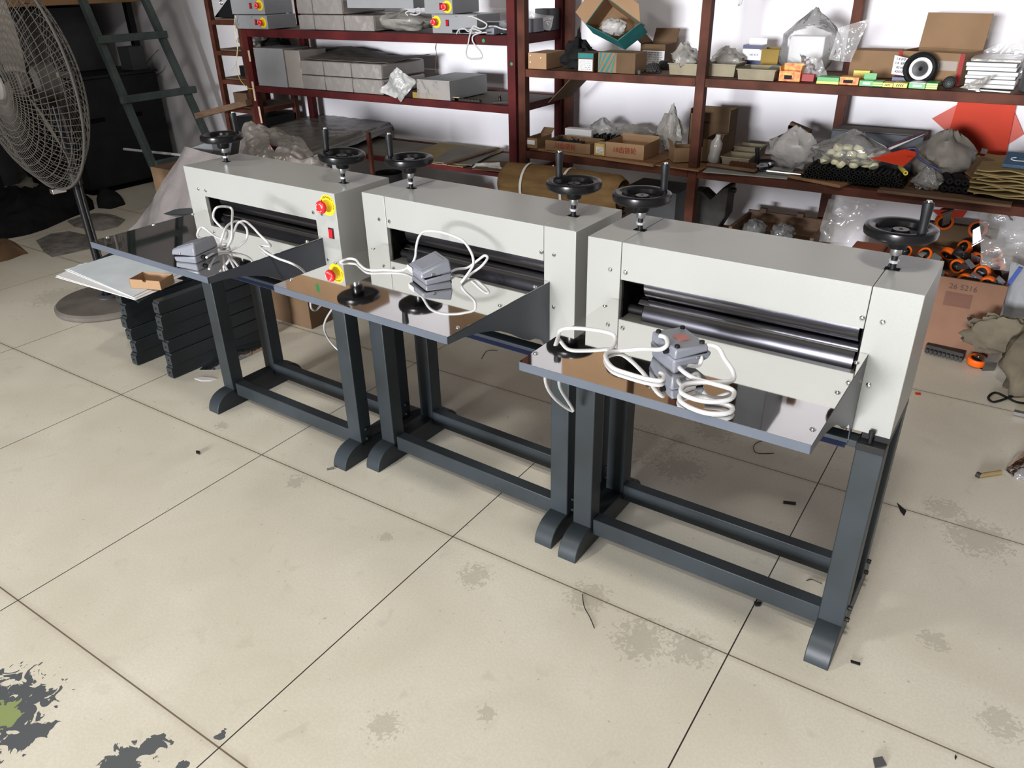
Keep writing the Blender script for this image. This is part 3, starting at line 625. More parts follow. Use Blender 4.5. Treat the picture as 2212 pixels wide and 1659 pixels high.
r, w4, h4, d4 = carton('parts_box', 'box', 'box with slanting green stripes under the open teal carton', (1291,158), (1371,161), (1291,113), ZU, .12, M_card)
stripes(r, w4*.48, h4); part('dark_side', MB().box(w4*.5, w4, -.0008, -.0002, .001, h4-.001), M_carddark, r)
# the open teal carton, tilted on its corner
Lp, Bp, Rp, Tp = at(1264,52,1,2.86), at(1334,110,1,2.79), at(1385,49,1,2.86), at(1308,-8,1,2.93)
Bp.z = max(Bp.z, ZU+h4+.047); dv = Vector((-.012,.10,-.045)); c0 = (Lp+Bp+Rp+Tp)/4
r = thing('teal_carton', 'open teal carton tipped on its corner with big brown flaps', 'box', Bp+dv)
def shell(A, k): return [c0+(p-c0)*k-r.location for p in A]
O = shell((Lp,Bp,Rp,Tp), 1); I = shell((Lp,Bp,Rp,Tp), .965); ob = [p+dv for p in O]; ib = [p+dv*.95 for p in I]
mb = MB(); mb.add(O+ob, [(0,4,5,1),(1,5,6,2),(2,6,7,3),(3,7,4,0),(4,7,6,5)]); mb.add(O+I, [(0,1,5,4),(1,2,6,5),(2,3,7,6),(3,0,4,7)]); part('carton_body', mb, M_teal, r)
part('lining', MB().add(I+ib, [(0,1,5,4),(1,2,6,5),(2,3,7,6),(3,0,4,7),(4,5,6,7)]), M_card, r, label='bare brown cardboard inside')
def flap(p, q, v):
    n_ = (q-p).cross(v).normalized()*.002; part('flap', MB().hexa([p,q,q+n_,p+n_],[p+v,q+v,q+v+n_,p+v+n_]), M_cardlight, r)
flap(O[0], O[0].lerp(O[3],.97), Vector((-.035,-.03,.05))); flap(O[2].lerp(O[3],.03), O[3], Vector((.0,-.02,.07)))
flap(O[2]+Vector((-.002,.0,0)), O[1]+Vector((.0,.006,.006)), Vector((-.004,.055,-.012)))
o = solo('wrapped_parts', MB().blob(c0+Vector((-.002,.02,-.028)), (.062,.035,.036), .2, 3, 5, 24), M_film, 'clear wrapped white parts inside the teal carton', 'bag')
r, w, h, d = carton('parts_carton', 'box', 'open brown carton with a white label, right of the teal carton', (1382,136), (1435,138), (1382,95), ZU, .13, M_carddark, 1, flaps=(0,0,60,40))
front_label(r, .012, w-.002, h*.08, h*.72, None, 6)
for i, (px, py, lab) in enumerate(((1405,158,'coil of black roller chain in front of the labelled carton'), (1432,150,'second coil of black roller chain beside the dirty white bin'))):
    p = at(px, py, 2, ZU); mb = MB(); R = random.Random(i)
    path = [(p.x+.034*math.cos(t*.55)*(1-.012*t), max(p.y,2.80)+.02+.03*math.sin(t*.55)*(1-.012*t), ZU+.006+.0006*t) for t in range(50)]
    mb.tube(path, .0045, 6)
    for k, q in enumerate(path):
        mb.cyl((q[0]-.0055,q[1],q[2]-.001),(q[0]+.0055,q[1],q[2]+.0),.0062,n=8)
    solo('roller_chain', mb, M_castle, lab, 'chain', 'black roller chains')
p = at(1353, 152, 2, ZU); solo('plastic_bottle', MB().lathe([(.0001,0),(.0115,.001),(.0115,.034),(.008,.039),(.006,.04),(.006,.047),(.0001,.047)], (p.x-.025, max(p.y,2.79), ZU+.0122), (1,.05,0), 20), M_film, 'small clear bottle lying on the brown shelf before the striped box', 'bottle')
p = at(1390, 158, 2, ZU); solo('bottle_cap', MB().lathe([(.0001,0),(.008,0),(.0095,.016),(.008,.016),(.0001,.014)], (p.x, 2.775, ZU+.001), n=18), M_darkgrey, 'small dark grey cap at the shelf edge before the chain', 'cap')
bin_('dirty white bin holding a bag, left of the brown post', (1444,161), (1506,165), (1443,136), ZU, .14)
bag('crumpled clear bag heaped in the bin left of the post', 1450, 1509, 140, 94, ZU+.02, M_filmdull, .3, 8, .055, .3, y=2.8)
bin_('cracked white bin just right of the brown post', (1526,164), (1585,168), (1523,137), ZU, .13)
bag('dusty clear bag slumped behind the cracked bin', 1530, 1608, 140, 103, ZU+.0, M_filmdull, .3, 9, .06, .2, y=2.93)
bin_('empty white bin in the middle of the upper brown shelf', (1590,173), (1672,178), (1587,148), ZU, .16)
bin_('olive tray standing behind the empty white bin', (1640,130), (1681,132), (1640,106), ZU, .1, M_yellowish, 2.95, 'tray', 'olive_tray')
r, w, h, d = carton('blue_white_box', 'box', 'open blue and white box above the white bins', (1602,131), (1643,127), (1600,97), ZU+.03, .07, M_paper, 1, flaps=(0,0,1022,0), ymin=2.86)
part('navy_band', MB().box(.0, w, -.0008, -.0002, 0, h*.22), M_navy, r); part('navy_band', MB().box(.0, w, -.0008, -.0002, h*.8, h), M_navy, r)
text('NB ACE', .011, frame((w*.62, -.001, h*.5), (1,0,0), (0,0,1)), M_navy, r)
solo('dark_plate', MB().hexa([(at(1645,150,1,2.95).x,2.92,ZU+.002),(at(1690,150,1,2.95).x,2.92,ZU+.002),(at(1690,150,1,2.95).x,3.0,ZU+.002),(at(1645,150,1,2.95).x,3.0,ZU+.002)],[(at(1645,150,1,2.95).x+.05,2.92,ZU+.04),(at(1690,150,1,2.95).x+.05,2.92,ZU+.04),(at(1690,150,1,2.95).x+.05,3.0,ZU+.04),(at(1645,150,1,2.95).x+.05,3.0,ZU+.04)]), M_darkgrey, 'dark grey plate leaning behind the empty bin', 'plate')
# big clear bag with a white block, and the zip bag before it
x0 = at(1700,140,1,3.0).x; x1 = at(1775,140,1,3.0).x
solo('foam_block', MB().box(x0, x1, 2.99, 3.07, ZU+.002, ZU+.15), M_paper, 'white foam block standing inside the big clear bag', 'block', None, .004)
def crinkle(A, B, C, D, amp, fr, seed, nu=18, nv=18):
    A, B, C, D = map(Vector, (A, B, C, D)); n = (B-A).cross(D-A).normalized(); off = Vector((seed*3.3, seed*1.9, 0))
    def f(u, v):
        p = A*(1-u)*(1-v)+B*u*(1-v)+C*u*v+D*(1-u)*v
        return p+n*amp*(mnoise.noise(p*fr+off)+.6*abs(mnoise.noise(p*fr*2.7+off)))
    return lambda mb, th=.0: mb.sheet(f, nu, nv, th)
def film_sheet(name, cat, label, pts, y, m, amp=.02, fr=9, seed=1, th=.0012, group=None, lean=0):
    """crinkled sheet with the four pixel corners lying at depth y (+ lean at the top)"""
    P = [at(px, py, 1, y+(lean if i > 1 else 0)) for i, (px, py) in enumerate(pts)]
    mb = MB(); crinkle(*P, amp, fr, seed)(mb, th); return solo(name, mb, m, label, cat, group, ang=1.2)
bag('big clear bag with a white block, top of the brown shelf', 1676, 1806, 168, 22, ZU, M_filmthin, .12, 12, .1, .1, y=2.9, fr=1.8)
film_sheet('zip_bag', 'bag', 'flat clear zip bag leaning out to the right of the big bag', ((1790,128),(1838,134),(1878,40),(1812,60)), 2.93, M_filmthin, .02, 12, 4)
film_sheet('clear_wrapper', 'wrapper', 'small pointed clear wrapper above the red printed boxes', ((1735,165),(1790,168),(1775,128),(1728,116)), 2.84, M_filmthin, .03, 20, 7)
# small printed boxes along the edge
def small(label, a, b, t, m, d=.05, name='printed_box', grp=None, z0=ZU, ymin=2.765): return carton(name, 'box', label, a, b, t, z0, d, m, 0, grp, ymin=ymin, bev=.001)
r, w, h, d = carton('printed_box', 'box', 'open fire-coloured printed box, leftmost of the small boxes', (1681,175), (1727,177), (1679,153), ZU, .05, M_fire, 1, flaps=(0,1020,1024,1016))
front_label(r, w*.25, w*.62, h*.2, h*.6, M_ink, name='dark_print')
small('dull red box lying behind the fire-coloured open box', (1730,176), (1757,177), (1730,160), M_pinkred)
r, w, h, d = small('green and yellow box, leftmost of the green ones', (1763,181), (1811,183), (1762,166), M_greenp); part('yellow_band', MB().box(0, w, -.0008, -.0002, 0, h*.38), M_yellowp, r)
p = at(1800, 168, 2, ZU); solo('green_cap', MB().lathe([(.0001,.02),(.012,.019),(.016,.014),(.017,0),(.0001,0)], (at(1800,165,1,2.86).x, 2.86, ZU+.001), n=22), M_greenp, 'round green cap behind the leftmost green box', 'cap')
r, w, h, d = small('fire-coloured closed box between two green boxes', (1812,183), (1853,185), (1811,166), M_fire); front_label(r, w*.2, w*.7, h*.25, h*.65, M_ink, name='dark_print')
small('plain yellow box behind the fire-coloured closed box', (1842,168), (1876,170), (1841,152), M_yellowp, .04)
r, w, h, d = carton('printed_box', 'box', 'open green box with a silver lining at the shelf edge', (1855,187), (1884,189), (1854,174), ZU, .06, M_greenp, 1, flaps=(0,0,1020,0))
front_label(r, w*.25, w*.8, h*.3, h*.7, M_paper)
r, w, h, d = small('green box with yellow stripes beside the open silver-lined box', (1884,189), (1905,190), (1884,176), M_greenp)
for k in range(2): part('yellow_stripe', MB().box(0, w, -.0008, -.0002, h*(.15+.4*k), h*(.35+.4*k)), M_yellowp, r)
for i, (a, b, l) in enumerate((((1905,191),(1927,192),'yellow box with black zigzag print, left of its twin'), ((1928,192),(1958,193),'yellow box with black print, right of its twin'))):
    r, w, h, d = small(l, a, b, (a[0], 179), M_yellowp); 
    mb = MB()
    for k in range(4): x = w*.2+k*w*.14; mb.prism([(x,h*.25),(x+w*.06,h*.25),(x+w*.12,h*.75),(x+w*.06,h*.75)], 1, -.001, -.0003)
    part('zigzag_print', mb, M_ink, r)
small('navy box behind the two yellow boxes', (1924,182), (1965,184), (1923,166), M_navy, .05)
for i, (a, b, l) in enumerate((((1961,193),(1997,195),'green box with silver foil on top, right end of the row'), ((1998,195),(2023,196),'yellow and green striped box at the right end of the row'))):
    r, w, h, d = small(l, a, b, (a[0], 179), M_greenp, .07)
    if i:
        for k in range(3): part('yellow_stripe', MB().box(0, w, -.0008, -.0002, h*(.05+.33*k), h*(.22+.33*k)), M_yellowp, r)
    else:
        front_label(r, w*.25, w*.8, h*.35, h*.7, M_paper); part('silver_top', MB().box(.001, w-.001, .001, d-.001, h, h+.001), M_zinc, r)
small('low brown carton behind the small printed boxes', (1832,158), (1932,164), (1832,108), M_card, .12, 'low_carton', None, ZU, 2.93)
r, w, h, d = carton('taped_carton', 'box', 'taped brown carton with its lid standing open behind the tyre', (1930,175), (2070,186), (1932,109), ZU, .17, M_card, 1, flaps=(0,0,1125,0), ymin=2.90)
for x in (.0, w-.016): part('red_tape', MB().box(x, x+.016, -.0008, -.0002, 0, h), M_pinkred, r)
part('tape_strip', MB().box(.02, w-.02, -.0008, -.0002, h*.45, h*.75), M_filmthin, r)
# tyre
c = at(1990, 141, 1, 2.845); r = thing('caster_wheel', 'black tyre with a white rim leaning against the taped carton', 'wheel', (c.x, 2.845, ZU+.001)); r.rotation_euler = (math.radians(-8), 0, math.radians(14))
R = .0585; o = (0,0,R)
part('tyre', MB().lathe([(R*.66,-.011),(R*.82,-.0145),(R*.96,-.011),(R,-.004),(R,.004),(R*.96,.011),(R*.82,.0145),(R*.66,.011)], o, (0,-1,0), 48, True), M_rubber, r)
part('rim', MB().lathe([(R*.44,-.006),(R*.66,-.008),(R*.67,.0),(R*.66,.0105),(R*.6,.012),(R*.5,.0115),(R*.44,.006)], o, (0,-1,0), 48, True), M_white, r)
part('hub', MB().lathe([(R*.12,-.012),(R*.45,-.006),(R*.45,.006),(R*.2,.009),(R*.12,.012)], o, (0,-1,0), 32, True), M_darkgrey, r)
r = thing('note_sheet', 'white note with blue handwriting leaning left of the tyre', 'note', (0,0,0)); P = [at(1925,160,1,2.83), at(1955,164,1,2.83), at(1962,126,1,2.87), at(1933,119,1,2.87)]
for v in P: v.z = max(v.z, ZU+.001)
r.location = P[0]; Q = [v-P[0] for v in P]; nrm = (Q[1]).cross(Q[3]).normalized()*.0006
part('sheet', MB().hexa(Q, [v+nrm for v in Q]), M_paper, r)
fx = Q[1].normalized(); fy = (Q[3]-fx*Q[3].dot(fx)).normalized()
for k, s_ in enumerate(('1.4 5寸', '1.5  8只', '8214', '420只')): text(s_, .0115, frame(Q[0]*0+(Q[1]+Q[2]*.0)*.5+Q[3]*(.82-.22*k)+nrm*1.6, fx, fy), M_navy, r)
c = at(2050, 182, 1, 2.80); r = thing('caster_wheel', 'small film-wrapped dark wheel right of the green boxes', 'wheel', (c.x, 2.80, ZU+.001)); o = (0,0,.0215)
part('tyre', MB().lathe([(.008,-.012),(.019,-.012),(.0213,-.008),(.0213,.008),(.019,.012),(.008,.012)], o, (0,-1,0), 28, True), M_rubber, r); part('rim', MB().lathe([(.0001,-.009),(.012,-.0125),(.012,.0125),(.0001,.009)], o, (0,-1,0), 24), M_darkgrey, r)
# white folders
a = at(2082, 176, 1, 2.86); b = at(2190, 184, 1, 2.86); z = ZU+.001; RR = random.Random(5)
for k in range(7):
    hh = RR.uniform(.011, .0165); dx = RR.uniform(-.006, .006); dyy = RR.uniform(-.004, .004); m = M_paper if k < 6 else M_filmdull
    rr_ = thing('paper_bundle', ('lowest', 'second lowest', 'third lowest', 'middle', 'third from the top', 'second from the top', 'dusty film-covered topmost')[k]+' bundle in the white paper stack at the right shelf end', 'paper', (a.x+dx, 2.86+dyy, z), 0, 'white paper bundles in the stack'); W = b.x-a.x
    part('sheets', MB().box(0, W, 0, .2, 0, hh*.9), m, rr_, .0025)
    if k < 6: part('back_edge', MB().box(.001, W-.001, .001, .199, hh*.9, hh), M_darkgrey if k % 2 else M_greybox, rr_)
    z += hh+.0006
film_sheet('clear_sheet', 'sheet', 'tall clear plastic sheet leaning at the right end of the shelf', ((2100,120),(2240,175),(2240,60),(2195,78)), 3.1, M_filmthin, .015, 6, 3)
film_sheet('paper_scrap', 'scrap', 'small brown and clear scrap bag before the white bundles', ((2072,190),(2115,193),(2152,160),(2110,172)), 2.79, M_filmdull, .015, 20, 5)
a = at(2091, 190, 1, 2.775); b = at(2182, 203, 1, 2.775); solo('white_strip', MB().bar((a.x,2.80,ZU+.004),(b.x,2.772,ZU+.004),.010,.004), M_white, 'flat white plastic strip lying along the shelf edge', 'strip')
c = at(2113, 196, 1, 2.77); solo('white_cone', MB().lathe([(.0085,0),(.0001,.009)], (c.x,2.768,ZU+.001), n=16), M_white, 'tiny white cone in front of the white strip', 'cone')
solo('dark_motor', MB().lathe([(.0001,0),(.03,0),(.033,.01),(.033,.09),(.025,.105),(.0001,.105)], (at(2212,180,1,2.85).x+.02, 2.85, ZU+.001), n=24), M_darkgrey, 'dark round motor at the right end of the upper shelf', 'motor')
solo('hanging_film', MB().sheet(lambda u, v: (at(1593,0,1,2.9).x+.03*u*(1-.4*v)+.008*math.sin(9*v), 2.9+.006*math.sin(7*u+5*v), 1.5-.235*v), 6, 16, .001), M_filmthin, 'narrow clear film strip hanging in front of the wall', 'film')
# ---- lower brown level
ZL2 = .6385
r, w, h, d = carton('small_carton', 'box', 'small open carton with a white label, left end of the lower brown level', (1136,324), (1160,328), (1134,297), ZL2, .14, M_card, 1, flaps=(0,0,35,0))
front_label(r, .002, w*.8, h*.35, h*.8)
r, w, h, d = carton('handwritten_carton', 'box', 'low open carton with red handwriting holding black screws, left one', (1178,333), (1274,340), (1174,302), ZL2, .15, M_card, 1)
text('川齿链轮', .03, frame((w*.45, -.0012, h*.5), (1,0,0), (0,0,1)), M_redink, r, 'red_handwriting')
a = at(1226, 330, 1, 2.86)
RR = random.Random(3)
for k in range(14):
    x = a.x+RR.uniform(-.06,.06); y = 2.85+RR.uniform(-.04,.04); z = ZL2+h-.014+RR.uniform(-.004,.008); th = RR.uniform(0,PI); L = .02
    solo('screw', MB().cyl((x,y,z),(x+L*math.cos(th)*.7,y+L*math.sin(th)*.7,z+L*RR.uniform(0,.6)),.0035,n=8), M_castle, 'black screw in the heap inside the left red-lettered carton', 'screw', 'black screws in the left red-lettered carton')
solo('screw_bed', MB().sheet(lambda u,v: (a.x-.075+.15*u, 2.80+.1*v, ZL2+h-.017+.006*mnoise.noise(Vector((u*9,v*9,0)))), 14, 10, .008), M_castle, 'bed of black screws filling the left red-lettered carton', 'screws', None, 0, 'stuff')
r, w, h, d = carton('label_box', 'box', 'small pale yellow box wedged between the two red-lettered cartons', (1283,343), (1305,345), (1282,309), ZL2, .05, mat('pale_yellow_card', (.55,.4,.15), .6, var=.3, vs=30)); front_label(r, w*.2, w*.9, h*.2, h*.7, None, 4)
r, w, h, d = carton('handwritten_carton', 'box', 'open carton with red handwriting, the right and taller one', (1307,352), (1389,358), (1307,306), ZL2, .17, M_cardlight, 1, flaps=(0,0,1012,0))
text('18齿链轮', .03, frame((w*.5, -.0012, h*.5), (1,0,0), (0,0,1)), M_redink, r, 'red_handwriting')
for k, (px, py) in enumerate(((1293,298),(1310,297),(1330,300))):
    p = at(px, py, 1, 2.98); solo('black_bracket', MB().box(p.x-.017,p.x+.017,2.96,3.0,ZL2+.04,p.z+.012).box(p.x-.017,p.x-.010,2.95,3.0,ZL2+.0,p.z+.02).box(p.x+.010,p.x+.017,2.95,3.0,ZL2+.0,p.z+.02), M_blackmat, ('left','middle','right')[k]+' one of three black brackets between the red-lettered cartons', 'bracket', 'black brackets behind the cartons', .001)
a = at(1424, 342, 2, ZL2); b = at(1447, 355, 2, ZL2)
r = thing('narrow_carton', 'narrow open carton turned corner-on, left of the brown post', 'box', (b.x+.0, 2.79, ZL2), math.radians(38)); s, L, h, t = .085, .17, .062, .003
mb = MB(); O = [(0,0),(s*1.5,0),(s*1.5,L*.9),(0,L*.9)]; w = s*1.5; d = L*.5
mb = MB().box(0,w,0,d,0,t).box(0,t,0,d,t,h).box(w-t,w,0,d,t,h).box(t,w-t,0,t,t,h).box(t,w-t,d-t,d,t,h); part('carton_body', mb, M_card, r)
part('flap', MB().hexa([(0,0,h),(0,d,h),(.003,d,h),(.003,0,h)],[(-.012,0,h+.03),(-.012,d,h+.03),(-.009,d,h+.03),(-.009,0,h+.03)]), M_card, r)
r, w, h, d = carton('stained_carton', 'box', 'stained open carton standing behind the brown post, lower of two', (1514,349), (1556,352), (1514,300), ZL2, .16, M_carddark, 1, flaps=(0,1020,0,0))
a = at(1488, 283, 1, 2.97); b = at(1574, 283, 1, 2.97); zt = at(1530, 237, 1, 2.97).z; zb = ZL2+h+.002
r = thing('upright_carton', 'tall open-fronted carton standing behind the stained carton', 'box', (a.x, 2.97, ZL2+.001)); w = b.x-a.x; H2 = zt-ZL2; t = .003
part('carton_body', MB().box(0,w,.1,.1+t,0,H2).box(0,t,0,.1,0,H2).box(w-t,w,0,.1,0,H2).box(t,w-t,0,.1,0,t).box(0,w*.35,0,t,0,H2*.9), M_carddark, r)
bag('clear bag hump behind the white foam strip', 1274, 1330, 300, 255, ZL2, M_film, .2, 21, .05, .1, y=3.05)
a = at(1223, 300, 1, 3.0); b = at(1280, 300, 1, 3.0); solo('foam_strip', MB().box(a.x, b.x, 2.985, 3.03, ZL2+.001, at(1240,277,1,3.0).z), M_paper, 'long white foam strip behind the left red-lettered carton', 'foam', None, .002)
bag('low clear bag behind the right red-lettered carton', 1322, 1420, 305, 269, ZL2, M_filmdull, .25, 22, .05, .1, y=3.08)
bag('tall gathered grey bag above the narrow carton', 1420, 1472, 330, 238, ZL2, M_filmdull, .25, 23, .045, .5, y=2.98)
p = at(1545, 296, 1, 2.86); solo('clear_bottle', MB().lathe([(.0001,0),(.025,.002),(.027,.02),(.024,.045),(.027,.06),(.025,.085),(.012,.105),(.012,.12),(.0001,.12)], (p.x, 2.86, ZL2+.006), (.12,0,1), 22), M_film, 'crushed clear bottle standing in the stained carton', 'bottle')
bin_('white bin behind the wire brush, with a barcode label', (1556,356), (1616,362), (1554,337), ZL2, .12)
bin_('second white bin behind the first, below the blank wall', (1584,338), (1640,342), (1582,315), ZL2, .1, ymin=2.93)
# wire brush
a = at(1516, 364, 2, ZL2); a.y = 2.80; b = at(1634, 372, 1, 2.78)
r = thing('wire_brush', 'wooden wire brush with rusty bristles at the shelf edge', 'brush', (a.x, 2.80, ZL2), math.atan2(-.02, b.x-a.x)); L = b.x-a.x
part('handle', MB().add([(0,-.011,.001),(L*.45,-.012,.001),(L,-.016,.001),(L,.016,.001),(L*.45,.012,.001),(0,.011,.001),(0,-.010,.014),(L*.45,-.011,.016),(L,-.015,.014),(L,.015,.014),(L*.45,.011,.016),(0,.010,.014)],
    [(5,4,3,2,1,0),(6,7,8,9,10,11),(0,1,7,6),(1,2,8,7),(2,3,9,8),(3,4,10,9),(4,5,11,10),(5,0,6,11)]), M_wood, r, .003)
mb = MB(); RR = random.Random(9)
for i in range(24):
    for j in range(5):
        x = L*.48+i*L*.5/24; y = -.011+j*.0055; mb.cyl((x,y,.014),(x+RR.uniform(-.002,.002),y+RR.uniform(-.002,.002),.034+RR.uniform(-.002,.002)),.0016,.0013,5)
part('bristles', mb, M_rust, r); r.children[-1]['kind'] = 'stuff'
# crank wheel lying on the shelf
p = at(1648, 355, 1, 2.86); r = thing('crank_wheel', 'spare black crank wheel lying on the shelf with its handle up', 'handwheel', (p.x, 2.86, ZL2+.001)); r.rotation_euler = (math.radians(6), math.radians(-8), .4)
part('wheel_disc', MB().lathe([(.0001,0),(.02,0),(.05,.008),(.054,.014),(.052,.022),(.046,.02),(.025,.014),(.0001,.018)], n=36), M_black, r)
part('crank_handle', MB().lathe([(.006,.02),(.0085,.026),(.009,.07),(.0105,.086),(.0095,.092),(.0001,.0935)], (-.02,0,0), n=16), M_blackmat, r)
part('chrome_boss', MB().lathe([(.0001,.026),(.008,.026),(.01,.022),(.01,.017)], (.03,-.02,0), n=16), M_chrome, r)
# silver chain
P0 = [at(x, y, 1, 2.80) for x, y in ((1661,360),(1675,366),(1692,372),(1710,375),(1730,377))]; mb = MB()
for i in range(22):
    u = i/21*4; k = min(int(u), 3); f = u-k; p = P0[k].lerp(P0[k+1], f); p.z = ZL2+.008; p.y = 2.79
    mb.cyl((p.x-.0035,p.y,p.z),(p.x+.0035,p.y,p.z),.0075,n=10)
    if i < 21: mb.cyl((p.x+.0035,p.y-.003,p.z),(p.x+.0065,p.y-.003,p.z),.003,n=6)
solo('bead_chain', mb, M_chrome, 'string of shiny metal beads before the frosted bag', 'chain')
bag('frosted bag full of grey parts beside the spare crank wheel', 1657, 1768, 368, 275, ZL2, film('frosted_film', (.42,.4,.39), .25, .3), .22, 31, .06, .12, y=2.87)
a = at(1704, 270, 1, 3.05); b = at(1750, 284, 1, 3.05); solo('wedge', MB().hexa([(a.x,3.04,a.z-.012),(b.x,3.04,b.z-.012),(b.x,3.07,b.z-.012),(a.x,3.07,a.z-.012)],[(a.x+.008,3.04,a.z+.014),(b.x+.004,3.04,b.z+.006),(b.x+.004,3.07,b.z+.006),(a.x+.008,3.07,a.z+.014)]).box(a.x,a.x+.02,3.04,3.07,ZL2,a.z), M_carddark, 'brown wooden wedge showing above the frosted bag', 'wedge')
a = at(1790, 320, 1, 3.06); b = at(1990, 325, 1, 3.06); zt = at(1880, 287, 1, 3.06).z
r = thing('dark_case', 'long dark slate case at the back behind the bag of cream caps', 'case', (a.x, 3.06, ZL2+.001)); part('case_body', MB().box(0,b.x-a.x,0,.12,0,zt-ZL2), mat('slate_case', (.045,.055,.075), .5), r, .003)
part('case_top', MB().box(.004,b.x-a.x-.004,.004,.116,zt-ZL2,zt-ZL2+.003), M_board, r)
# black rubber tubes, stacked in rows, and the yellow one
tube = None; n = 0; RR = random.Random(12)
def tube_at(x, y, z, yaw, m=M_rubber, lab=None):
    global tube
    if tube is None or m is not M_rubber:
        mb = MB(); mb.lathe([(.0045,0),(.0085,0),(.0085,.11),(.0045,.11)], (0,0,0), (0,1,0), 14, True); o = part('rubber_tube', mb, m, None)
        if m is M_rubber: tube = o
    else: o = tube.copy(); COL.objects.link(o)
    o.location = (x, y, z); o.rotation_euler = (0,0,yaw)
    tag(o, lab, 'tube', 'black rubber tubes on the lower brown level' if m is M_rubber else None); return o
x0 = at(1735, 385, 1, 2.78).x; x1 = at(1960, 410, 1, 2.78).x
for lay in range(3):
    k = int((x1-x0)/.0185)-lay
    for i in range(k):
        x = x0+.0185*i+.0093*lay; tube_at(x+RR.uniform(-.001,.001), 2.768+RR.uniform(-.004,.006)+.004*lay, ZL2+.0092+.0162*lay, RR.uniform(-.06,.06), M_rubber, ('leftmost ' if i == 0 else 'rightmost ' if i == k-1 else '')+'short black rubber tube in the %s row under the bag of cream caps' % ('bottom', 'middle', 'top')[lay])
p = at(1953, 392, 1, 2.775); tube_at(p.x, 2.772, ZL2+.0092+.0162*3+.002, .35, M_yellowp, 'short yellow tube on top of the black rubber tubes')
# bag of cream caps
ZC_ = ZL2+.0092+.0162*2+.0095
a = at(1765, 380, 1, 2.84); b = at(1905, 380, 1, 2.84); cap = None; RR = random.Random(2); zz = ZC_+.001
spots = []
for row, (k, zo_) in enumerate(((6,.0),(5,.027),(3,.05))):
    for i in range(k): spots.append((a.x+.03+(b.x-a.x-.06)*(i+.5*row*.8)/(5), 2.815+.03*row*.5+RR.uniform(-.008,.008), zz+zo_))
for i, (x, y, z) in enumerate(spots):
    if cap is None: cap = part('cream_cap', MB().lathe([(.0001,-.011),(.017,-.011),(.0195,-.007),(.0195,.007),(.017,.011),(.010,.0115),(.009,.008),(.0001,.008)], (0,0,.018), (0,0,1), 26), M_cream, None); o = cap
    else: o = cap.copy(); COL.objects.link(o)
    o.location = (x, y, z); o.rotation_euler = (RR.uniform(-.7,.7), RR.uniform(-.5,.5), RR.uniform(0,3)); tag(o, 'cream plastic cap in the %s layer inside the clear bag on the black tubes' % ('lowest' if i < 6 else 'middle' if i < 11 else 'top'), 'cap', 'cream caps in the clear bag')
bag('clear bag of cream caps lying on the black tubes', 1748, 1914, 385, 285, ZC_-.001, M_filmthin, .16, 41, .075, .55, y=2.775, n=32)
# folders and the grey sack
def slab(name, cat, label, pts, y0, y1, m, th=.004):
    P = [at(px, py, 1, y) for (px, py), y in zip(pts, (y0, y0, y1, y1))]; nrm = (P[1]-P[0]).cross(P[3]-P[0]).normalized()*th
    return solo(name, MB().hexa([p-nrm for p in P], P), m, label, cat)
slab('folder', 'folder', 'bright red folder lying under the purple-backed sheets', ((1880,341), (1953,358), (1985,330), (1955,322)), 2.80, 2.88, M_redfolder)
slab('sheet_pad', 'sheets', 'purple-backed sheets tilted against the grey sack', ((1868,333), (1880,338), (2000,283), (1985,288)), 2.83, 3.0, mat('purple_cover', (.13,.06,.09), .5), .006)
slab('white_sheet', 'sheet', 'white sheet edge sliding out of the purple pad', ((1872,338), (1884,341), (1998,289), (1985,294)), 2.82, 2.99, M_paper, .002)
o = bag('dusty grey sack with a blue edge lying over the folders', 1962, 2102, 378, 283, ZL2, mat('dusty_sack', (.2,.18,.16), .5, var=.25, bump=.5, bs=9), .2, 51, .12, .25, y=2.86)
P = [at(x, y, 1, 2.79) for x, y in ((1960,322),(1978,322),(1984,340),(2000,352),(2030,368))]; solo('blue_trim', MB().tube(rng_spline(P, 5), .004, 8), M_navy, 'dark blue bag edging on the grey sack', 'trim')
# clear bag with discs, black foam rolls
bag('knotted clear bag of metal discs at the shelf edge', 1960, 2028, 432, 363, ZL2, M_filmthin, .25, 61, .05, .9, y=2.765)
a = at(1995, 425, 1, 2.80)
for i in range(6): solo('metal_disc', MB().lathe([(.004,0),(.012,0),(.012,.003),(.004,.003)], (a.x-.025+.011*i, 2.80+.006*(i%3), ZL2+.004+.005*(i%4)), (.3,-.5,1), 18, True), M_chrome, 'shiny metal disc inside the knotted clear bag', 'disc', 'metal discs in the knotted bag')
foam = None
for i, (px, dz, yw) in enumerate(((2036,0,.25),(2052,0,.2),(2068,0,.3),(2083,0,.2),(2044,.028,.28),(2062,.028,.22),(2078,.028,.3))):
    p = at(px, 425, 1, 2.79)
    if foam is None: foam = part('foam_roll', MB().lathe([(.004,0),(.012,0),(.0145,.004),(.0145,.15),(.012,.154),(.004,.154)], (0,0,0), (0,1,0), 20, True), M_rubber, None); o = foam
    else: o = foam.copy(); COL.objects.link(o)
    o.location = (p.x, 2.785, ZL2+.0155+dz); o.rotation_euler = (0,0,yw); tag(o, '%s thick black foam roll between the bag of discs and kraft papers' % ('leftmost lower', 'second lower', 'third lower', 'rightmost lower', 'leftmost upper', 'middle upper', 'rightmost upper')[i], 'roll', 'black foam rolls')
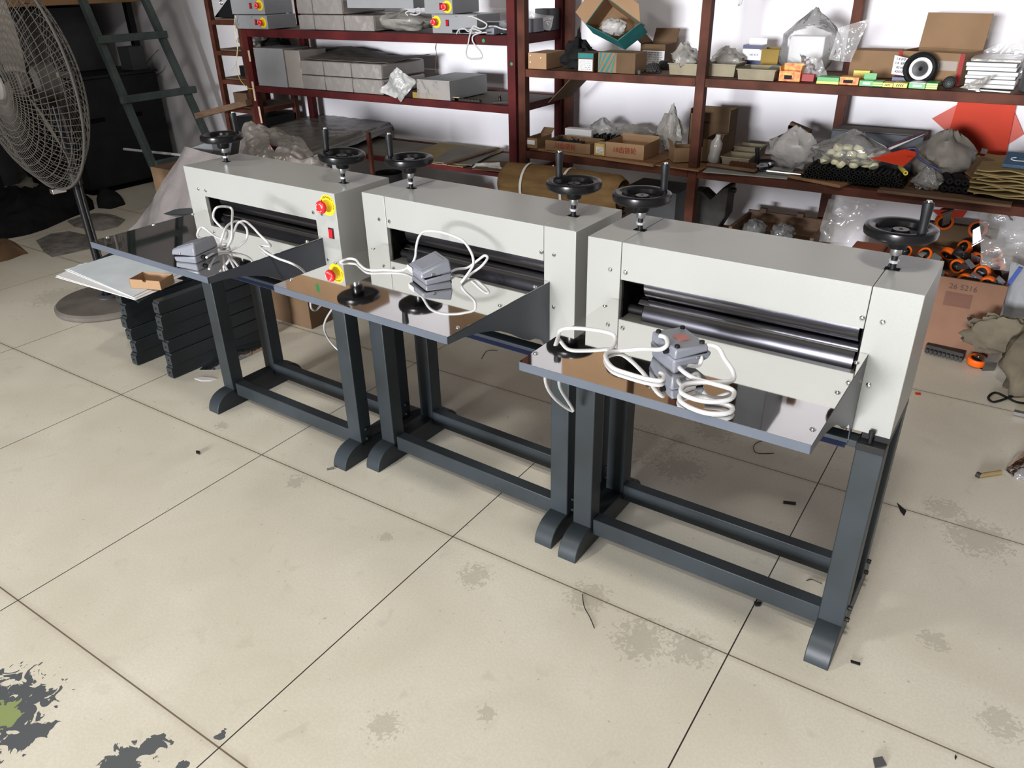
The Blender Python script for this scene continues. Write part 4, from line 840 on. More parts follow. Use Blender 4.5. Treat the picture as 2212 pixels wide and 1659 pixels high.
# kraft paper pile and the slate book
a = at(2085, 455, 1, 2.74); x1 = at(2260, 470, 1, 2.74).x; z = ZL2+.012; RR = random.Random(8)
for k in range(11):
    hh = RR.uniform(.006, .010); dx = RR.uniform(-.012, .012); yy = 2.745+RR.uniform(0,.02); ph = k*1.7
    mb = MB().sheet(lambda u, v: (a.x+dx+u*(x1-a.x), yy+v*.3, z+hh+.003*math.sin(9*u+ph)*(1-v)-.004*(1-v)*(k%2)+.002*math.sin(14*u+2*ph)), 26, 6, hh*.55)
    solo('kraft_sheet', mb, M_khakip, ('lowest khaki kraft paper packet of the pile at the right shelf end' if k == 0 else 'topmost khaki kraft paper packet, under the slate-blue notebook' if k == 10 else '%s khaki kraft paper packet counted from the bottom of the pile' % ('', 'second', 'third', 'fourth', 'fifth', 'sixth', 'seventh', 'eighth', 'ninth', 'tenth')[k]), 'paper', 'kraft paper packets in the pile'); z += hh+.0007
zk = z+.006
P = [at(2149, 395, 2, zk), at(2240, 408, 2, zk)]; yy = max(2.78, P[0].y)
r = thing('notebook', 'slate-blue notebook with a white swoosh on top of the kraft papers', 'book', (P[0].x, 2.80, zk), 0); r.rotation_euler = (math.radians(16), 0, -.05)
part('cover', MB().box(0,.16,0,.1,.0,.012), M_slate, r, .001); part('pages', MB().box(.002,.158,.0015,.098,.002,.0098), M_paper, r)
pts = [(.04+.022*math.cos(t)*1.0, .045+.012*math.sin(t), .0122) for t in [PI*.6+PI*.085*i for i in range(11)]]; pts.append((.066,.036,.0122)); part('white_swoosh', MB().tube(pts, .0014, 6), M_white, r)
slab('brown_folder', 'folder', 'crumpled brown paper wedge leaning on the kraft papers', ((2085,372), (2140,412), (2160,350), (2118,336)), 2.80, 2.95, M_carddark, .003)
slab('kraft_flap', 'paper', 'loose khaki paper corner sticking up behind the notebook', ((2130,370), (2230,385), (2230,352), (2108,335)), 2.98, 3.02, M_khakip, .002)
# orange-red sheets on the wall
def wall_poly(label, pts, y, m, name='red_sheet', cat='sheet', bow=0):
    P = [at(px, py, 1, y) for px, py in pts]; mb = MB(); mb.prism([(p.x, p.z) for p in P], 1, y, y+.0015); return solo(name, mb, m, label, cat)
wall_poly('orange-red sheet turned like a diamond behind the upright red sheet', ((2013,256),(2075,222),(2180,215),(2212,290),(2150,330),(2062,300)), 3.285, mat('red_sheet_shade', (.62,.07,.035), .5, var=.05))
o = wall_poly('big upright orange-red sheet hanging on the wall at the right', ((2070,216),(2196,222),(2170,349),(2090,330),(2045,300)), 3.27, M_redfolder)
wall_poly('small white label stuck on the low corner of the red sheet', ((2121,320),(2134,323),(2131,334),(2117,331)), 3.266, M_paper, 'wall_label', 'label')
# ---- under the brown shelf
YR = 2.63; c0 = at(1090, 390, 1, YR); c1 = at(1346, 425, 1, YR); R = .092
r = thing('kraft_roll', 'long roll wrapped in creased kraft paper with white straps, before the brown shelf', 'roll', (0,0,0))
zc = .50; x0, x1 = c0.x, c1.x; mb = MB(); n = 36; m_ = 40
solo('wooden_bench', MB().box(x0+.06,x0+.1,YR-.08,YR+.08,0,.37).box(x1-.1,x1-.06,YR-.08,YR+.08,0,.37).box(x0+.02,x1-.02,YR-.09,YR+.09,.3705,.404), M_wood, 'low wooden bench carrying the kraft roll behind the middle press', 'bench')
def kr(u, v):
    t = 2*PI*v; rr = R*(1+.05*mnoise.noise(Vector((u*3,math.cos(t)*2,math.sin(t)*2)))+.03*abs(mnoise.noise(Vector((u*14,math.cos(t)*5,math.sin(t)*5)))))
    if u < .05: rr *= .72+u*5.6
    if u > .95: rr *= .80+(1-u)*4
    return (x0+(x1-x0)*u, YR+rr*math.cos(t), zc+rr*1.02*math.sin(t))
mb.sheet(lambda u, v: kr(u, v), 70, n); part('wrapping', mb, M_kraft, r)
part('inner_core', MB().cyl((x1-.05,YR,zc),(x1-.004,YR,zc),.05,n=24), M_carddark, r)
for f in (.22,.56): part('white_strap', MB().lathe([(R*1.06,0),(R*1.085,0),(R*1.085,.012),(R*1.06,.012)], (x0+(x1-x0)*f,YR,zc), (1,.05,0), 44, True), M_white, r)
a = at(1350, 440, 1, 2.9); b = at(1462, 455, 1, 2.9)
solo('dark_bin', MB().box(a.x,b.x,2.88,3.1,.001,at(1400,408,1,2.9).z), M_darkgrey, 'dark grey box in the shade between the kraft roll and the iron casting', 'box', None, .004)
P = [at(x, y, 1, 2.86) for x, y in ((1492,500),(1545,500),(1566,468),(1574,405),(1563,404),(1534,432),(1515,414),(1494,412))]
r = thing('iron_casting', 'dark iron casting with a pointed arm behind the right press', 'casting', (0,0,0)); part('casting_body', MB().prism([(p.x,max(p.z,.26)) for p in P], 1, 2.86, 2.96), M_castle, r, .004)
p = at(1571, 414, 1, 2.86); part('arm_pin', MB().cyl((p.x-.01,2.90,p.z),(p.x+.026,2.90,p.z),.011,n=14), M_blackmat, r)
solo('wood_block', MB().box(at(1492,480,1,2.86).x, at(1562,480,1,2.86).x, 2.85, 3.0, 0, .33), M_wood, 'wooden block carrying the iron casting', 'block', None, .003)
# pallet with wrapped gears
a = at(1572, 490, 1, 2.86); b = at(1758, 505, 1, 2.86); ZP = .13
r = thing('wooden_tray', 'rough wooden crate tray under the brown shelf behind the right press', 'crate', (a.x, 2.86, 0)); W = b.x-a.x; z0_ = ZP
part('base', MB().box(0,W,0,.3,.27,.285), M_wood, r)
for y in (0,.286): part('side_rail', MB().box(0,W,y,y+.014,.285,.335 if y == 0 else .375), M_wood, r, .001)
for x in (0, W-.016): part('end_rail', MB().box(x,x+.016,.014,.286,.285,.365), M_wood, r, .001)
for x in (.005, W*.35, W-.035): part('support', MB().box(x,x+.03,.02,.28,0,.27), M_wood, r)
for x in (.06, W*.62): part('block', MB().box(x,x+.03,.262,.286,.375,.395), M_wood, r, .001)
for i, (px, lab) in enumerate(((1630,'left one of two film-wrapped gears in the wooden tray'), (1692,'right one of two film-wrapped gears in the wooden tray'))):
    p = at(px, 495, 1, 2.98); r = thing('wrapped_gear', lab, 'gear', (p.x, 2.98, .287), 0, 'film-wrapped gears'); k = MB(); q = []
    for t in range(48): rr = .034+.004*(1 if (t % 4) in (1, 2) else 0); q.append((rr*math.cos(t*PI/24), rr*math.sin(t*PI/24)))
    k.prism(q, 2, .03, .055); part('gear_teeth', k, M_castle, r); part('gear_hub', MB().cyl((0,0,.03),(0,0,.09),.013,n=20), M_zinc, r); part('gear_foot', MB().cyl((0,0,0),(0,0,.03),.03,n=20), M_castle, r)
    part('wrapping', MB().blob((0,0,.048), (.055,.05,.045), .22, 3, i+70, 22), M_filmthin, r)
film_sheet('hanging_wrap', 'film', 'clear film draped from the shelf beside the brown back post', ((1765,520),(1830,525),(1900,440),(1790,430)), 3.0, M_filmthin, .02, 8, 9)
solo('red_carton', MB().box(at(1838,500,1,2.95).x, at(1935,500,1,2.95).x, 2.93, 3.15, 0, .30), mat('orange_carton', (.5,.16,.08), .7, var=.15), 'orange-brown carton behind the right press wheel', 'box', None, .002)
wall_poly('red paper hanging under the shelf above the casters', ((2010,452),(2090,455),(2080,470),(2030,468)), 3.0, M_redfolder, 'red_paper', 'paper')
# plywood crate full of casters
r = thing('plywood_crate', 'tall pinkish plywood crate full of orange casters, right of the right press', 'crate', (1.46, 2.785, 0)); W = .488; D2 = .34; Hc = .318; t = .009
M_crate = mat('pink_plywood', (.21,.112,.072), .6, var=.12, vs=5)
part('front_board', MB().box(0,W,0,t,0,Hc), M_crate, r, .001); part('back_board', MB().box(0,W,D2-t,D2,0,Hc+.02), M_crate, r, .001)
for x in (0, W-t): part('side_board', MB().box(x,x+t,t,D2-t,0,Hc), M_crate, r, .001)
part('crate_floor', MB().box(t,W-t,t,D2-t,0,.012), M_crate, r)
part('dark_stamp', MB().box(W-.2,W-.105,-.0012,-.0002,.205,.262).box(W-.19,W-.115,-.0016,-.0011,.212,.255), mat('stamp_stain', (.14,.07,.05), .7), r, label='faded dark stamp')
text('26 5216', .03, frame((W-.145, -.0012, .285), (1,0,0), (0,0,1)), mat('pencil_ink', (.08,.05,.04), .7), r, 'pencil_numbers')
caster0 = None
def caster(x, y, z, e, label, s=1.0):
    global caster0
    if caster0 is None:
        c = thing('orange_caster', label, 'caster', (0,0,0)); R = .03
        part('tread', MB().lathe([(.021,-.011),(.028,-.0115),(R,-.008),(R,.008),(.028,.0115),(.021,.011)], (0,0,0), (0,1,0), 32, True), M_orange, c)
        part('wheel_hub', MB().lathe([(.0001,-.012),(.008,-.013),(.012,-.0105),(.021,-.0085),(.0212,.0085),(.012,.0105),(.008,.013),(.0001,.012)], (0,0,0), (0,1,0), 28), M_rubber, c)
        part('fork', MB().hexa([(-.012,-.0175,-.006),(.012,-.0175,-.006),(.012,-.0145,-.006),(-.012,-.0145,-.006)],[(.006,-.0175,.036),(.036,-.0175,.036),(.036,-.0145,.036),(.006,-.0145,.036)])
            .hexa([(-.012,.0145,-.006),(.012,.0145,-.006),(.012,.0175,-.006),(-.012,.0175,-.006)],[(.006,.0145,.036),(.036,.0145,.036),(.036,.0175,.036),(.006,.0175,.036)]).box(.006,.036,-.0175,.0175,.034,.037), M_zinc, c)
        part('axle', MB().cyl((0,-.021,0),(0,.021,0),.004,n=10), M_zinc, c); part('top_plate', MB().box(.0,.042,-.019,.019,.040,.0425).cyl((.021,0,.036),(.021,0,.041),.014,n=20), M_zinc, c); caster0 = c; o = c
    else: o = copy_tree(caster0); o['label'] = label
    o.location = (x, y, z); o.rotation_euler = e; o.scale = (s,s,s); o['group'] = 'orange casters'; return o
RR = random.Random(4); k = 0
pos = [(1.88,2.84,.31),(1.80,2.86,.30),(1.72,2.84,.30),(1.85,2.92,.325),(1.76,2.94,.33),(1.68,2.93,.325),(1.90,2.99,.33),(1.81,3.01,.345),(1.71,3.02,.35),(1.63,2.99,.34),(1.58,2.90,.325),(1.55,3.0,.335),(1.64,2.85,.305),(1.87,3.06,.36),(1.76,3.07,.37),(1.52,2.86,.31)]
for x, y, z in pos: k += 1; caster(x, y, z-.01, (RR.uniform(-.15,.9), RR.uniform(0,6.2), RR.uniform(-.6,.6)), 'orange caster %s of the heap in the plywood crate' % ('at the front right', 'at the front, right of the middle', 'at the front middle', 'in the second row, right', 'in the second row, middle', 'in the second row, left', 'in the third row, far right', 'in the third row, right', 'in the third row, middle', 'in the third row, left', 'low at the left', 'far back at the left', 'at the front left', 'at the back right corner', 'at the back middle', 'hidden at the front left corner')[k-1])
for (px, py), l in (((2040,478),'orange caster lying highest on the heap, left one, before the wall'), ((2112,495),'orange caster lying highest on the heap, right one, before the wall')):
    p = at(px, py, 1, 3.02); caster(p.x, 3.02, p.z, (.25, -.5 if px < 2100 else 2.4, .15), l, 1.15)
p = at(2110, 780, 2, .02); caster(p.x, p.y, .022, (PI/2+.12, 0, .6), 'single orange caster lying on the floor before the plywood crate', 1.15)
solo('inner_carton', MB().box(1.60,1.86,3.135,3.17,0,.43), M_carddark, 'dark brown carton behind the heap of casters', 'box', None, .002)
film_sheet('wrapping_film', 'film', 'bunched clear wrapping film hanging over the right side of the casters', ((2120,575),(2260,600),(2250,470),(2115,455)), 2.95, M_filmthin, .05, 9, 11)
# ================================================================ goods on the dark red shelves
ZM, ZT, ZB = .8288, 1.1408, .5008
r, w, h, d = carton('panel_cover', 'cover', 'plain grey sheet-metal cover standing at the left of the middle red shelf', (560,188), (622,190), (549,103), ZM, .2, M_greybox)
for z in (.012, h-.012): part('corner_hole', MB().cyl((.006,-.0006,z),(.006,-.0001,z),.003,n=10), M_dark, r)
b = at(622, 188, 1, 2.765); b2 = at(655, 192, 1, 2.765)
solo('wrapped_cover', MB().box(b.x+.002, b2.x, 2.77, 2.98, ZM+.001, ZM+.001+h*.97), M_wrapbox, 'dusty film-wrapped cover right of the plain grey cover', 'cover', None, .004)
edges = [at(x, 195, 1, 2.78).x for x in (657,708,767,832)]; hh = (at(720,155,1,2.78).z-ZM)/1.0
box0 = None
def wrapped(x0, x1, y, z, h, d, label, grp):
    r = thing('wrapped_box', label, 'box', (x0+.001, y, z), 0, grp); w = x1-x0-.008
    part('box_body', MB().box(0,w,0,d,0,h-.003), M_wrapbox, r, .009)
    part('film_wrap', MB().sheet(lambda u, v: (w*u, -.003-.004*abs(mnoise.noise(Vector((u*2+x0*9,v*2,z*9)))), .002+(h-.008)*v), 12, 10, .0008), M_filmbox, r)
    return r
H1 = .077
for j in range(2):
    for i in range(3):
        wrapped(edges[i], edges[i+1], 2.775, ZM+.001+j*(H1+.001), H1, .36, '%s film-wrapped grey box in the %s row of the middle red shelf' % (('left','centre','right')[i], ('bottom','top')[j]), 'film-wrapped boxes on the middle red shelf')
xa, xb = edges[0]-.17, edges[3]+.02
solo('dust_film', MB().sheet(lambda u, v: (xa+(xb-xa)*u, 2.80+.36*v, ZM+2*H1+.006+.012*(math.sin(6*u+.5)+1)*v+.05*max(0,.32-abs(u-.25))*(v)+.004*mnoise.noise(Vector((u*12,v*7,0)))), 40, 14, .002), mat('dusty_sheet', (.16,.145,.13), .6, var=.2, bump=.4, bs=20), 'dusty grey film lying over the wrapped boxes on the middle red shelf', 'film')
solo('black_bag', MB().blob((at(590,100,1,3.08).x, 3.1, ZM+.18), (.11,.07,.06), .3, 3, 33, 22), M_cloth, 'black bag stuffed behind the plain grey cover under the top red shelf', 'bag')
r, w, h, d = carton('wrapped_box', 'box', 'separate film-fronted grey box near the middle of the red shelf', (903,215), (973,218), (902,171), ZM, .33, M_greybox)
part('film_wrap', MB().sheet(lambda u, v: (w*u, -.002-.005*abs(mnoise.noise(Vector((u*4,v*3,4)))), .002+(h-.006)*v), 14, 10, .0008), M_filmbox, r)
film_sheet('clear_bag', 'bag', 'crumpled clear bag hanging over the edge of the middle red shelf', ((822,196),(872,219),(900,176),(858,145)), 2.755, M_film, .03, 14, 13, .002)
r, w, h, d = carton('mustard_tray', 'tray', 'shallow mustard tray before the film-fronted grey box', (892,213), (945,217), (889,199), ZM, .08, M_yellowish, 1)
for k, (p, q, lab) in enumerate((((932,219),(990,222),'flat dark toothed bar on the middle red shelf, left one'), ((985,222),(1036,227),'flat dark toothed bar on the middle red shelf, right one'))):
    a = at(*p, 1, 2.79); b = at(*q, 1, 2.78); mb = MB().bar((a.x,2.79,ZM+.006),(b.x,2.79,ZM+.006),.018,.009)
    for i in range(8): x = a.x+.008+(b.x-a.x-.016)*i/7; mb.box(x-.003,x+.003,2.784,2.796,ZM+.0105,ZM+.0145)
    solo('toothed_bar', mb, M_castle, lab, 'bar')
solo('tape_piece', MB().box(at(980,217,1,2.79).x, at(994,217,1,2.79).x, 2.782, 2.797, ZM+.0148, ZM+.017), M_tapebits, 'small cream tape piece on the dark toothed bar', 'tape')
p = at(1091, 222, 1, 2.85); solo('black_vial', MB().lathe([(.0001,0),(.007,0),(.007,.022),(.005,.026),(.005,.032),(.0001,.032)], (p.x-.03, 2.85, ZM+.001), n=16), M_black, 'tiny black bottle standing at the right of the middle red shelf', 'bottle')
a = at(1065, 229, 1, 2.78); solo('file_strip', MB().bar((a.x,2.785,ZM+.006),(a.x+.1,2.82,ZM+.010),.02,.008), M_castle, 'dark grooved strip by the right post of the red shelf', 'bar')
P = [at(1131,232,0,-.05), at(1160,226,0,-.05)]
solo('leaning_card', MB().hexa([(-.17,2.93,ZM-.0),(-.17,3.15,ZM+.0),(-.165,3.15,ZM+.0),(-.165,2.93,ZM)],[(-.03,2.93,ZM+.13),(-.03,3.15,ZM+.13),(-.025,3.15,ZM+.13),(-.025,2.93,ZM+.13)]), M_carddark, 'brown card leaning between the two shelving units', 'card')
# control covers with stop buttons on the top red shelf
def cover(label, pBL, pBR, pTL, d, ex, ez, sx, sz, z0, ymin, yaw=None, s=.92):
    a, yw, w, h = place(pBL, pBR, pTL, z0, ymin=ymin); r = thing('control_cover', label, 'cover', (a.x, a.y, z0+.001), yw if yaw is None else yaw)
    part('cover_body', MB().box(0,w,0,d,0,h), M_greybox, r, .0015); estop(r, w*ex, h*ez, 0, s); rocker(r, w*sx, h*sz, 0, s)
    for x, z in ((.01,h-.01),(w*.55,h-.008)): part('screw_hole', MB().cyl((x,-.0006,z),(x,-.0001,z),.0022,n=8), M_dark, r)
    return r, w, h, a
r, w, h, a = cover('lower left control cover with a red stop button, on the top red shelf', (510,62), (588,63), (509,33), .22, .87, .48, .66, .5, ZT, 2.66, .02)
z1 = ZT+h+.003
r, w2, h2, a2 = cover('upper left control cover with a red stop button, stacked crooked', (502,31), (581,26), (500,-12), .22, .87, .45, .6, .42, z1, 2.66, .06)
r, w3, h3, a3 = cover('lower right control cover with a red stop button, on the top red shelf', (935,72), (1019,76), (934,31), .2, .1, .6, .35, .55, ZT, 2.74, .0)
for x0_, x1_ in ((.45,.6),(.62,.82)): part('cable_slot', MB().box(w3*x0_, w3*x1_, -.0008, -.0001, .004, .018), M_dark, r)
cover('upper right control cover with a red stop button and a long side', (918,32), (978,34), (915,-20), .22, .82, .3, .6, .32, ZT+h3+.003, 2.76, .0)
xs = [at(x, 64, 1, 2.79).x for x in (649,683,747,812)]
for i in range(3): wrapped(xs[i], xs[i+1], 2.79, ZT+.001, .078, .34, '%s film-wrapped grey box in the lower row of the top red shelf' % ('left','centre','right')[i], 'film-wrapped boxes on the top red shelf')
for i in range(2): wrapped(xs[i], xs[i+1], 2.79, ZT+.080, .078, .34, '%s film-wrapped grey box in the upper row of the top red shelf' % ('left','right')[i], 'film-wrapped boxes on the top red shelf')
a = at(756, 17, 1, 2.82); b = at(899, 20, 1, 2.82); solo('grey_cover', MB().box(a.x, b.x, 2.80, 3.05, a.z, a.z+.1), M_greybox, 'long plain grey cover lying across the wrapped boxes of the top red shelf', 'cover', None, .002)
bag('dusty bag of white cables on the top red shelf', 824, 934, 68, 24, ZT, M_filmdull, .2, 14, .08, .15, y=2.80)
P = [at(x, y, 1, 2.79) for x, y in ((882,34),(876,28),(884,24),(894,26),(898,20),(906,18),(908,27),(898,32),(886,30))]; solo('coiled_cable', MB().tube(rng_spline(P, 5), .0035, 7), M_cable, 'small coil of white cable on the dusty bag', 'cable')
a = at(1022, 52, 1, 2.84); b = at(1085, 52, 1, 2.84); solo('folded_plate', MB().box(a.x+.01, b.x, 2.84, 2.98, ZT+.001, ZT+.004).box(a.x+.01, b.x, 2.97, 2.98, ZT+.004, ZT+.05).box(a.x+.01,b.x,2.86,2.975,ZT+.05,ZT+.053), M_greybox, 'folded grey plate right of the lower control cover', 'plate')
p = at(1062, 72, 1, 2.79); solo('grey_pedal', MB().box(p.x-.03, p.x+.02, 2.78, 2.86, ZT+.001, ZT+.032), M_pedal, 'small grey pedal box at the right end of the top red shelf', 'box', None, .004)
P = [at(x, y, 1, 2.74) for x, y in ((1012,36),(1020,36),(1038,44),(1051,52),(1048,60),(1036,62),(1024,56),(1018,68),(1014,80),(1012,92),(1008,105),(1007,118),(1013,126),(1030,127),(1041,124),(1038,112),(1027,98),(1021,88),(1022,78),(1034,72),(1052,70))]
solo('hanging_cable', MB().tube(rng_spline(P, 6), .0036, 8), M_cable, 'pale cable loop hanging down over the top red beam', 'cable')
P = [at(x, y, 1, 2.735) for x, y in ((986,73),(992,64),(1003,62),(1012,68),(1020,62),(1034,66),(1040,70),(1026,70))]; solo('short_cable', MB().tube(rng_spline(P, 5), .0034, 7), M_cable, 'short pale cable lying before the lower right control cover', 'cable')
P = [at(x, y, 1, 2.80) for x, y in ((1056,57),(1070,57),(1084,62),(1098,64))]; solo('cable_end', MB().tube(rng_spline(P, 5), .0036, 7), M_cable, 'pale cable end by the right post of the top red shelf', 'cable')
solo('grey_case', MB().box(-.30,-.22,2.93,3.05,ZT+.001,ZT+.062) if False else MB().box(at(1132,70,1,2.95).x-.02, at(1152,70,1,2.95).x, 2.95, 3.05, ZT+.001, ZT+.062), M_pedal, 'grey case seen between the posts at the right end of the top red shelf', 'case', None, .003)
x0, x1 = at(1160,68,1,3.1).x, at(1193,68,1,3.1).x; solo('navy_case', MB().box(x0, x1, 3.08, 3.17, ZT+.001, ZT+.1), M_darkgrey, 'dark blue-grey case under film beside the grey case', 'case', None, .003)
film_sheet('case_film', 'film', 'loose clear film over the dark blue-grey case', ((1134,60),(1190,66),(1196,34),(1132,26)), 3.05, M_film, .02, 14, 17)
for j, (pts, m, l) in enumerate(((((509,34),(506,50),(506,62),(511,78),(514,95),(512,115),(511,132),(505,146),(498,152)), M_white, 'thin white wire hanging from the left control covers'), (((511,50),(507,64),(511,90),(513,112),(511,135),(513,155),(519,172),(530,186),(541,192),(548,190)), M_yellowp, 'thin yellow wire looping to the left red post'))):
    P = [at(x, y, 1, 2.715) for x, y in pts]; solo('hanging_wire', MB().tube(rng_spline(P, 6), .0018, 6), m, l, 'wire')
P = [at(x, y, 1, 2.725) for x, y in ((943,92),(941,104),(943,116),(942,130),(941,145),(943,158))]; solo('dark_string', MB().tube(rng_spline(P, 5), [.0012+.0018*math.sin(i*.35)**2 for i in range(26)], 6), M_carddark, 'dark twisted string hanging from the top red beam', 'string')
# low red level: papers, boards and the wrapped panels on a table frame
a = at(985, 350, 2, ZB); 
for k, (pts, m, l) in enumerate(((((862,345),(1000,362),(1088,326),(950,309)), M_khakip, 'brown flat board lying on the low red shelf'), (((930,350),(1020,358),(1075,327),(985,316)), M_board, 'greyish flat film sheet on the brown board of the low red shelf'), (((1020,366),(1090,372),(1098,350),(1050,348)), M_carddark, 'small brown board at the right of the low red shelf'))):
    P = [at(px, py, 2, ZB+.001+.004*k) for px, py in pts]; solo('flat_board', MB().hexa(P, [p+Vector((0,0,.0032)) for p in P]), m, l, 'board')
a = at(960, 358, 2, ZB+.011); b = at(1075, 322, 2, ZB+.011); solo('wood_lath', MB().bar(a+Vector((0,0,.006)), b+Vector((0,0,.006)), .03, .008), M_wood, 'long wooden lath lying across the low red shelf', 'lath')
film_sheet('crumpled_paper', 'paper', 'crumpled colourful wrapper at the right of the low red shelf', ((1010,370),(1090,372),(1080,350),(1030,352)), 2.79, M_filmdull, .02, 20, 19)
# the table frame with panels, left
zp = .575
P = [at(x, y, 2, zp) for x, y in ((584,273),(668,326),(850,264),(700,241))]
for k in range(4):
    z = zp-.013*(k+1); s = 1+.012*((k*7)%3-1); c = sum(P, Vector())/4
    Q = [c+(p-c)*s+Vector((.006*((k*5)%3-1),.005*((k*3)%3-1),0)) for p in P]; Q = [Vector((q.x,q.y,z)) for q in Q]
    solo('steel_sheet', MB().hexa(Q, [q+Vector((0,0,.0115)) for q in Q]), M_greybox if k % 2 else M_board, ('topmost','second','third','lowest')[k]+' flat grey panel in the wrapped stack behind the left press', 'panel', 'flat panels in the wrapped stack', .002)
def fpan(u, v):
    p = (P[0]*(1-u)+P[1]*u)*(1-v)+(P[3]*(1-u)+P[2]*u)*v; n_ = mnoise.noise(p*14)*.006+abs(mnoise.noise(p*33))*.005
    e = max(0, .06-min(u, 1-u, v, 1-v))/.06; c = sum(P, Vector())/4; p = c+(p-c)*1.04; return (p.x, p.y, zp+.004+n_-.05*e*e)
solo('panel_film', MB().sheet(fpan, 44, 44, .0012), mat('grey_dusty_film', (.2,.185,.165), .3, var=.2, vs=5, bump=.35, bs=22, alpha=.85), 'dusty film draped over the stack of flat panels behind the left press', 'film', ang=1.2)
P2 = [at(x, y, 1, 2.1) for x, y in ((505,300),(555,345),(690,352),(600,300))]
for k, (pts, y, sd, l) in enumerate(((((470,335),(600,350),(585,295),(545,262)), 2.10, 3, 'crumpled pinkish film right behind the left handwheel of the left press'), (((560,350),(720,378),(690,335),(600,318)), 1.75, 5, 'crumpled brown film bundle behind the top of the left press'), (((525,300),(680,340),(650,296),(535,268)), 2.25, 6, 'torn clear film edge hanging from the wrapped panels'))):
    Q = [at(px, py, 1, y+(.12 if i > 1 else 0)) for i, (px, py) in enumerate(pts)]
    mb = MB(); crinkle(*Q, .04, 9, sd, 34, 26)(mb, .0015); solo('crumpled_film', mb, film('brown_film', (.3,.27,.25), .35, .25) if k != 2 else M_filmdull, l, 'film', None, ang=1.2)
solo('brown_carton', MB().box(-1.95,-1.35,1.85,2.36,0,.54), M_carddark, 'brown carton behind the left press under the crumpled film', 'box', None, .002)
solo('brown_carton', MB().box(-1.2,-.62,1.62,1.95,0,.52), M_carddark, 'wide brown carton close behind the left press under the film bundle', 'box', None, .002)
b = at(797, 286, 1, 2.42); solo('steel_bar', MB().bar((b.x+.0,2.42,.0), (b.x-.004,2.42,b.z), .018, .018), M_brown, 'thin brown steel bar standing before the low red shelf behind the left press', 'bar')
# goods under the low red shelf
for k, (px, c, l, rr_) in enumerate(((840, M_darkgrey, 'dark grey tub on the floor below the low red shelf', .085), (1045, M_pinkred, 'dark red bag on the floor below the low red shelf', .06), (985, M_cloth, 'black bag on the floor below the low red shelf', .06), (1085, M_slate, 'blue-green bag on the floor beside the kraft roll', .05))):
    p = at(px, 395, 1, 2.95); h = .36 if k == 0 else .33
    if k == 0: solo('tub', MB().lathe([(.0001,0),(rr_*.85,0),(rr_,h),(rr_*.96,h),(rr_*.82,.01),(.0001,.01)], (p.x,2.95,.001), n=30), c, l, 'tub')
    else: solo('soft_bag', MB().blob((p.x,2.98,h/2), (rr_*1.4,.09,h/2), .2, 3, 80+k, 22, .002), c, l, 'bag')
# goods on the corner unit
r = thing('black_case', 'black tilted open case on the top of the corner shelving', 'case', (-2.62, 2.93, 1.186)); part('case_body', MB().prism([(0,0),(.20,0),(.20,.13)], 1, 0, .2), M_blackmat, r, .002)
part('ring_handle', MB().tube([(.10+.012*math.cos(t*.35),-.004,.085+.012*math.sin(t*.35)) for t in range(18)], .0025, 6, True), M_zinc, r)
solo('grey_bag', MB().blob((-2.44,3.05,1.05), (.09,.08,.05), .3, 3, 91, 22, 1.009), M_filmdull, 'clear dusty bag on the second level of the corner shelving', 'bag')
solo('black_box', MB().box(-2.55,-2.36,3.0,3.15,.839,.90), M_blackmat, 'flat black box on the third level of the corner shelving', 'box', None, .002)
solo('dark_carton', MB().box(-2.53,-2.40,2.9,3.05,.669,.75), M_carddark, 'dark carton on the fourth level of the corner shelving', 'box', None, .002)
a = Vector((-2.68,2.66,.60)); b = Vector((-2.25,2.9,.70)); solo('timber_bar', MB().bar((-2.66,2.70,.625),(-2.16,2.72,.735),.05,.035), M_wood, 'old timber bar lying askew before the corner shelving', 'timber', None, .002)
solo('dark_cabinet', MB().box(-2.56,-2.30,2.91,3.19,.0,.60), M_blackmat, 'black box under the corner shelving', 'box', None, .003)
# cartons on the top level of the brown shelving (they show mirrored in the trays)
for k, (x0, x1, y0, h, m, l) in enumerate(((.0,.40,2.80,.42,M_cardlight,'large brown carton on the highest brown shelf, left one'),(.44,.94,2.80,.40,M_card,'large brown carton on the highest brown shelf, next to a dark case'),(.98,1.12,2.80,.36,M_darkgrey,'dark grey case beside the cartons on the highest brown shelf'))):
    r = thing('large_carton', l, 'box', (x0,y0,1.781)); part('carton_body', MB().box(0,x1-x0,0,.36,0,h), m, r, .003)
    if k < 2: part('packing_tape', MB().box((x1-x0)*.46,(x1-x0)*.56,-.0008,-.0002,h*.7,h-.002).box((x1-x0)*.46,(x1-x0)*.56,0,.36,h+.0001,h+.0008), M_tapebits, r)
r = thing('large_carton', 'large brown carton with green tape on high boards of the red shelving', 'box', (-2.2,2.80,1.781)); part('carton_body', MB().box(0,.62,0,.36,0,.30), M_cardlight, r, .003); part('green_tape', MB().box(.30,.335,-.0008,-.0002,.1,.16), M_tape, r)
r = thing('large_carton', 'dusty brown carton at the right end of the red shelving top', 'box', (-.78,2.80,1.781)); part('carton_body', MB().box(0,.46,0,.36,0,.26), M_carddark, r, .003)
for x0, x1 in ((A0+.05, A1-.056),):
    part('shelf_board', MB().box(x0, x1, YS+.01, 3.19, 1.758, 1.78), M_board, rA)
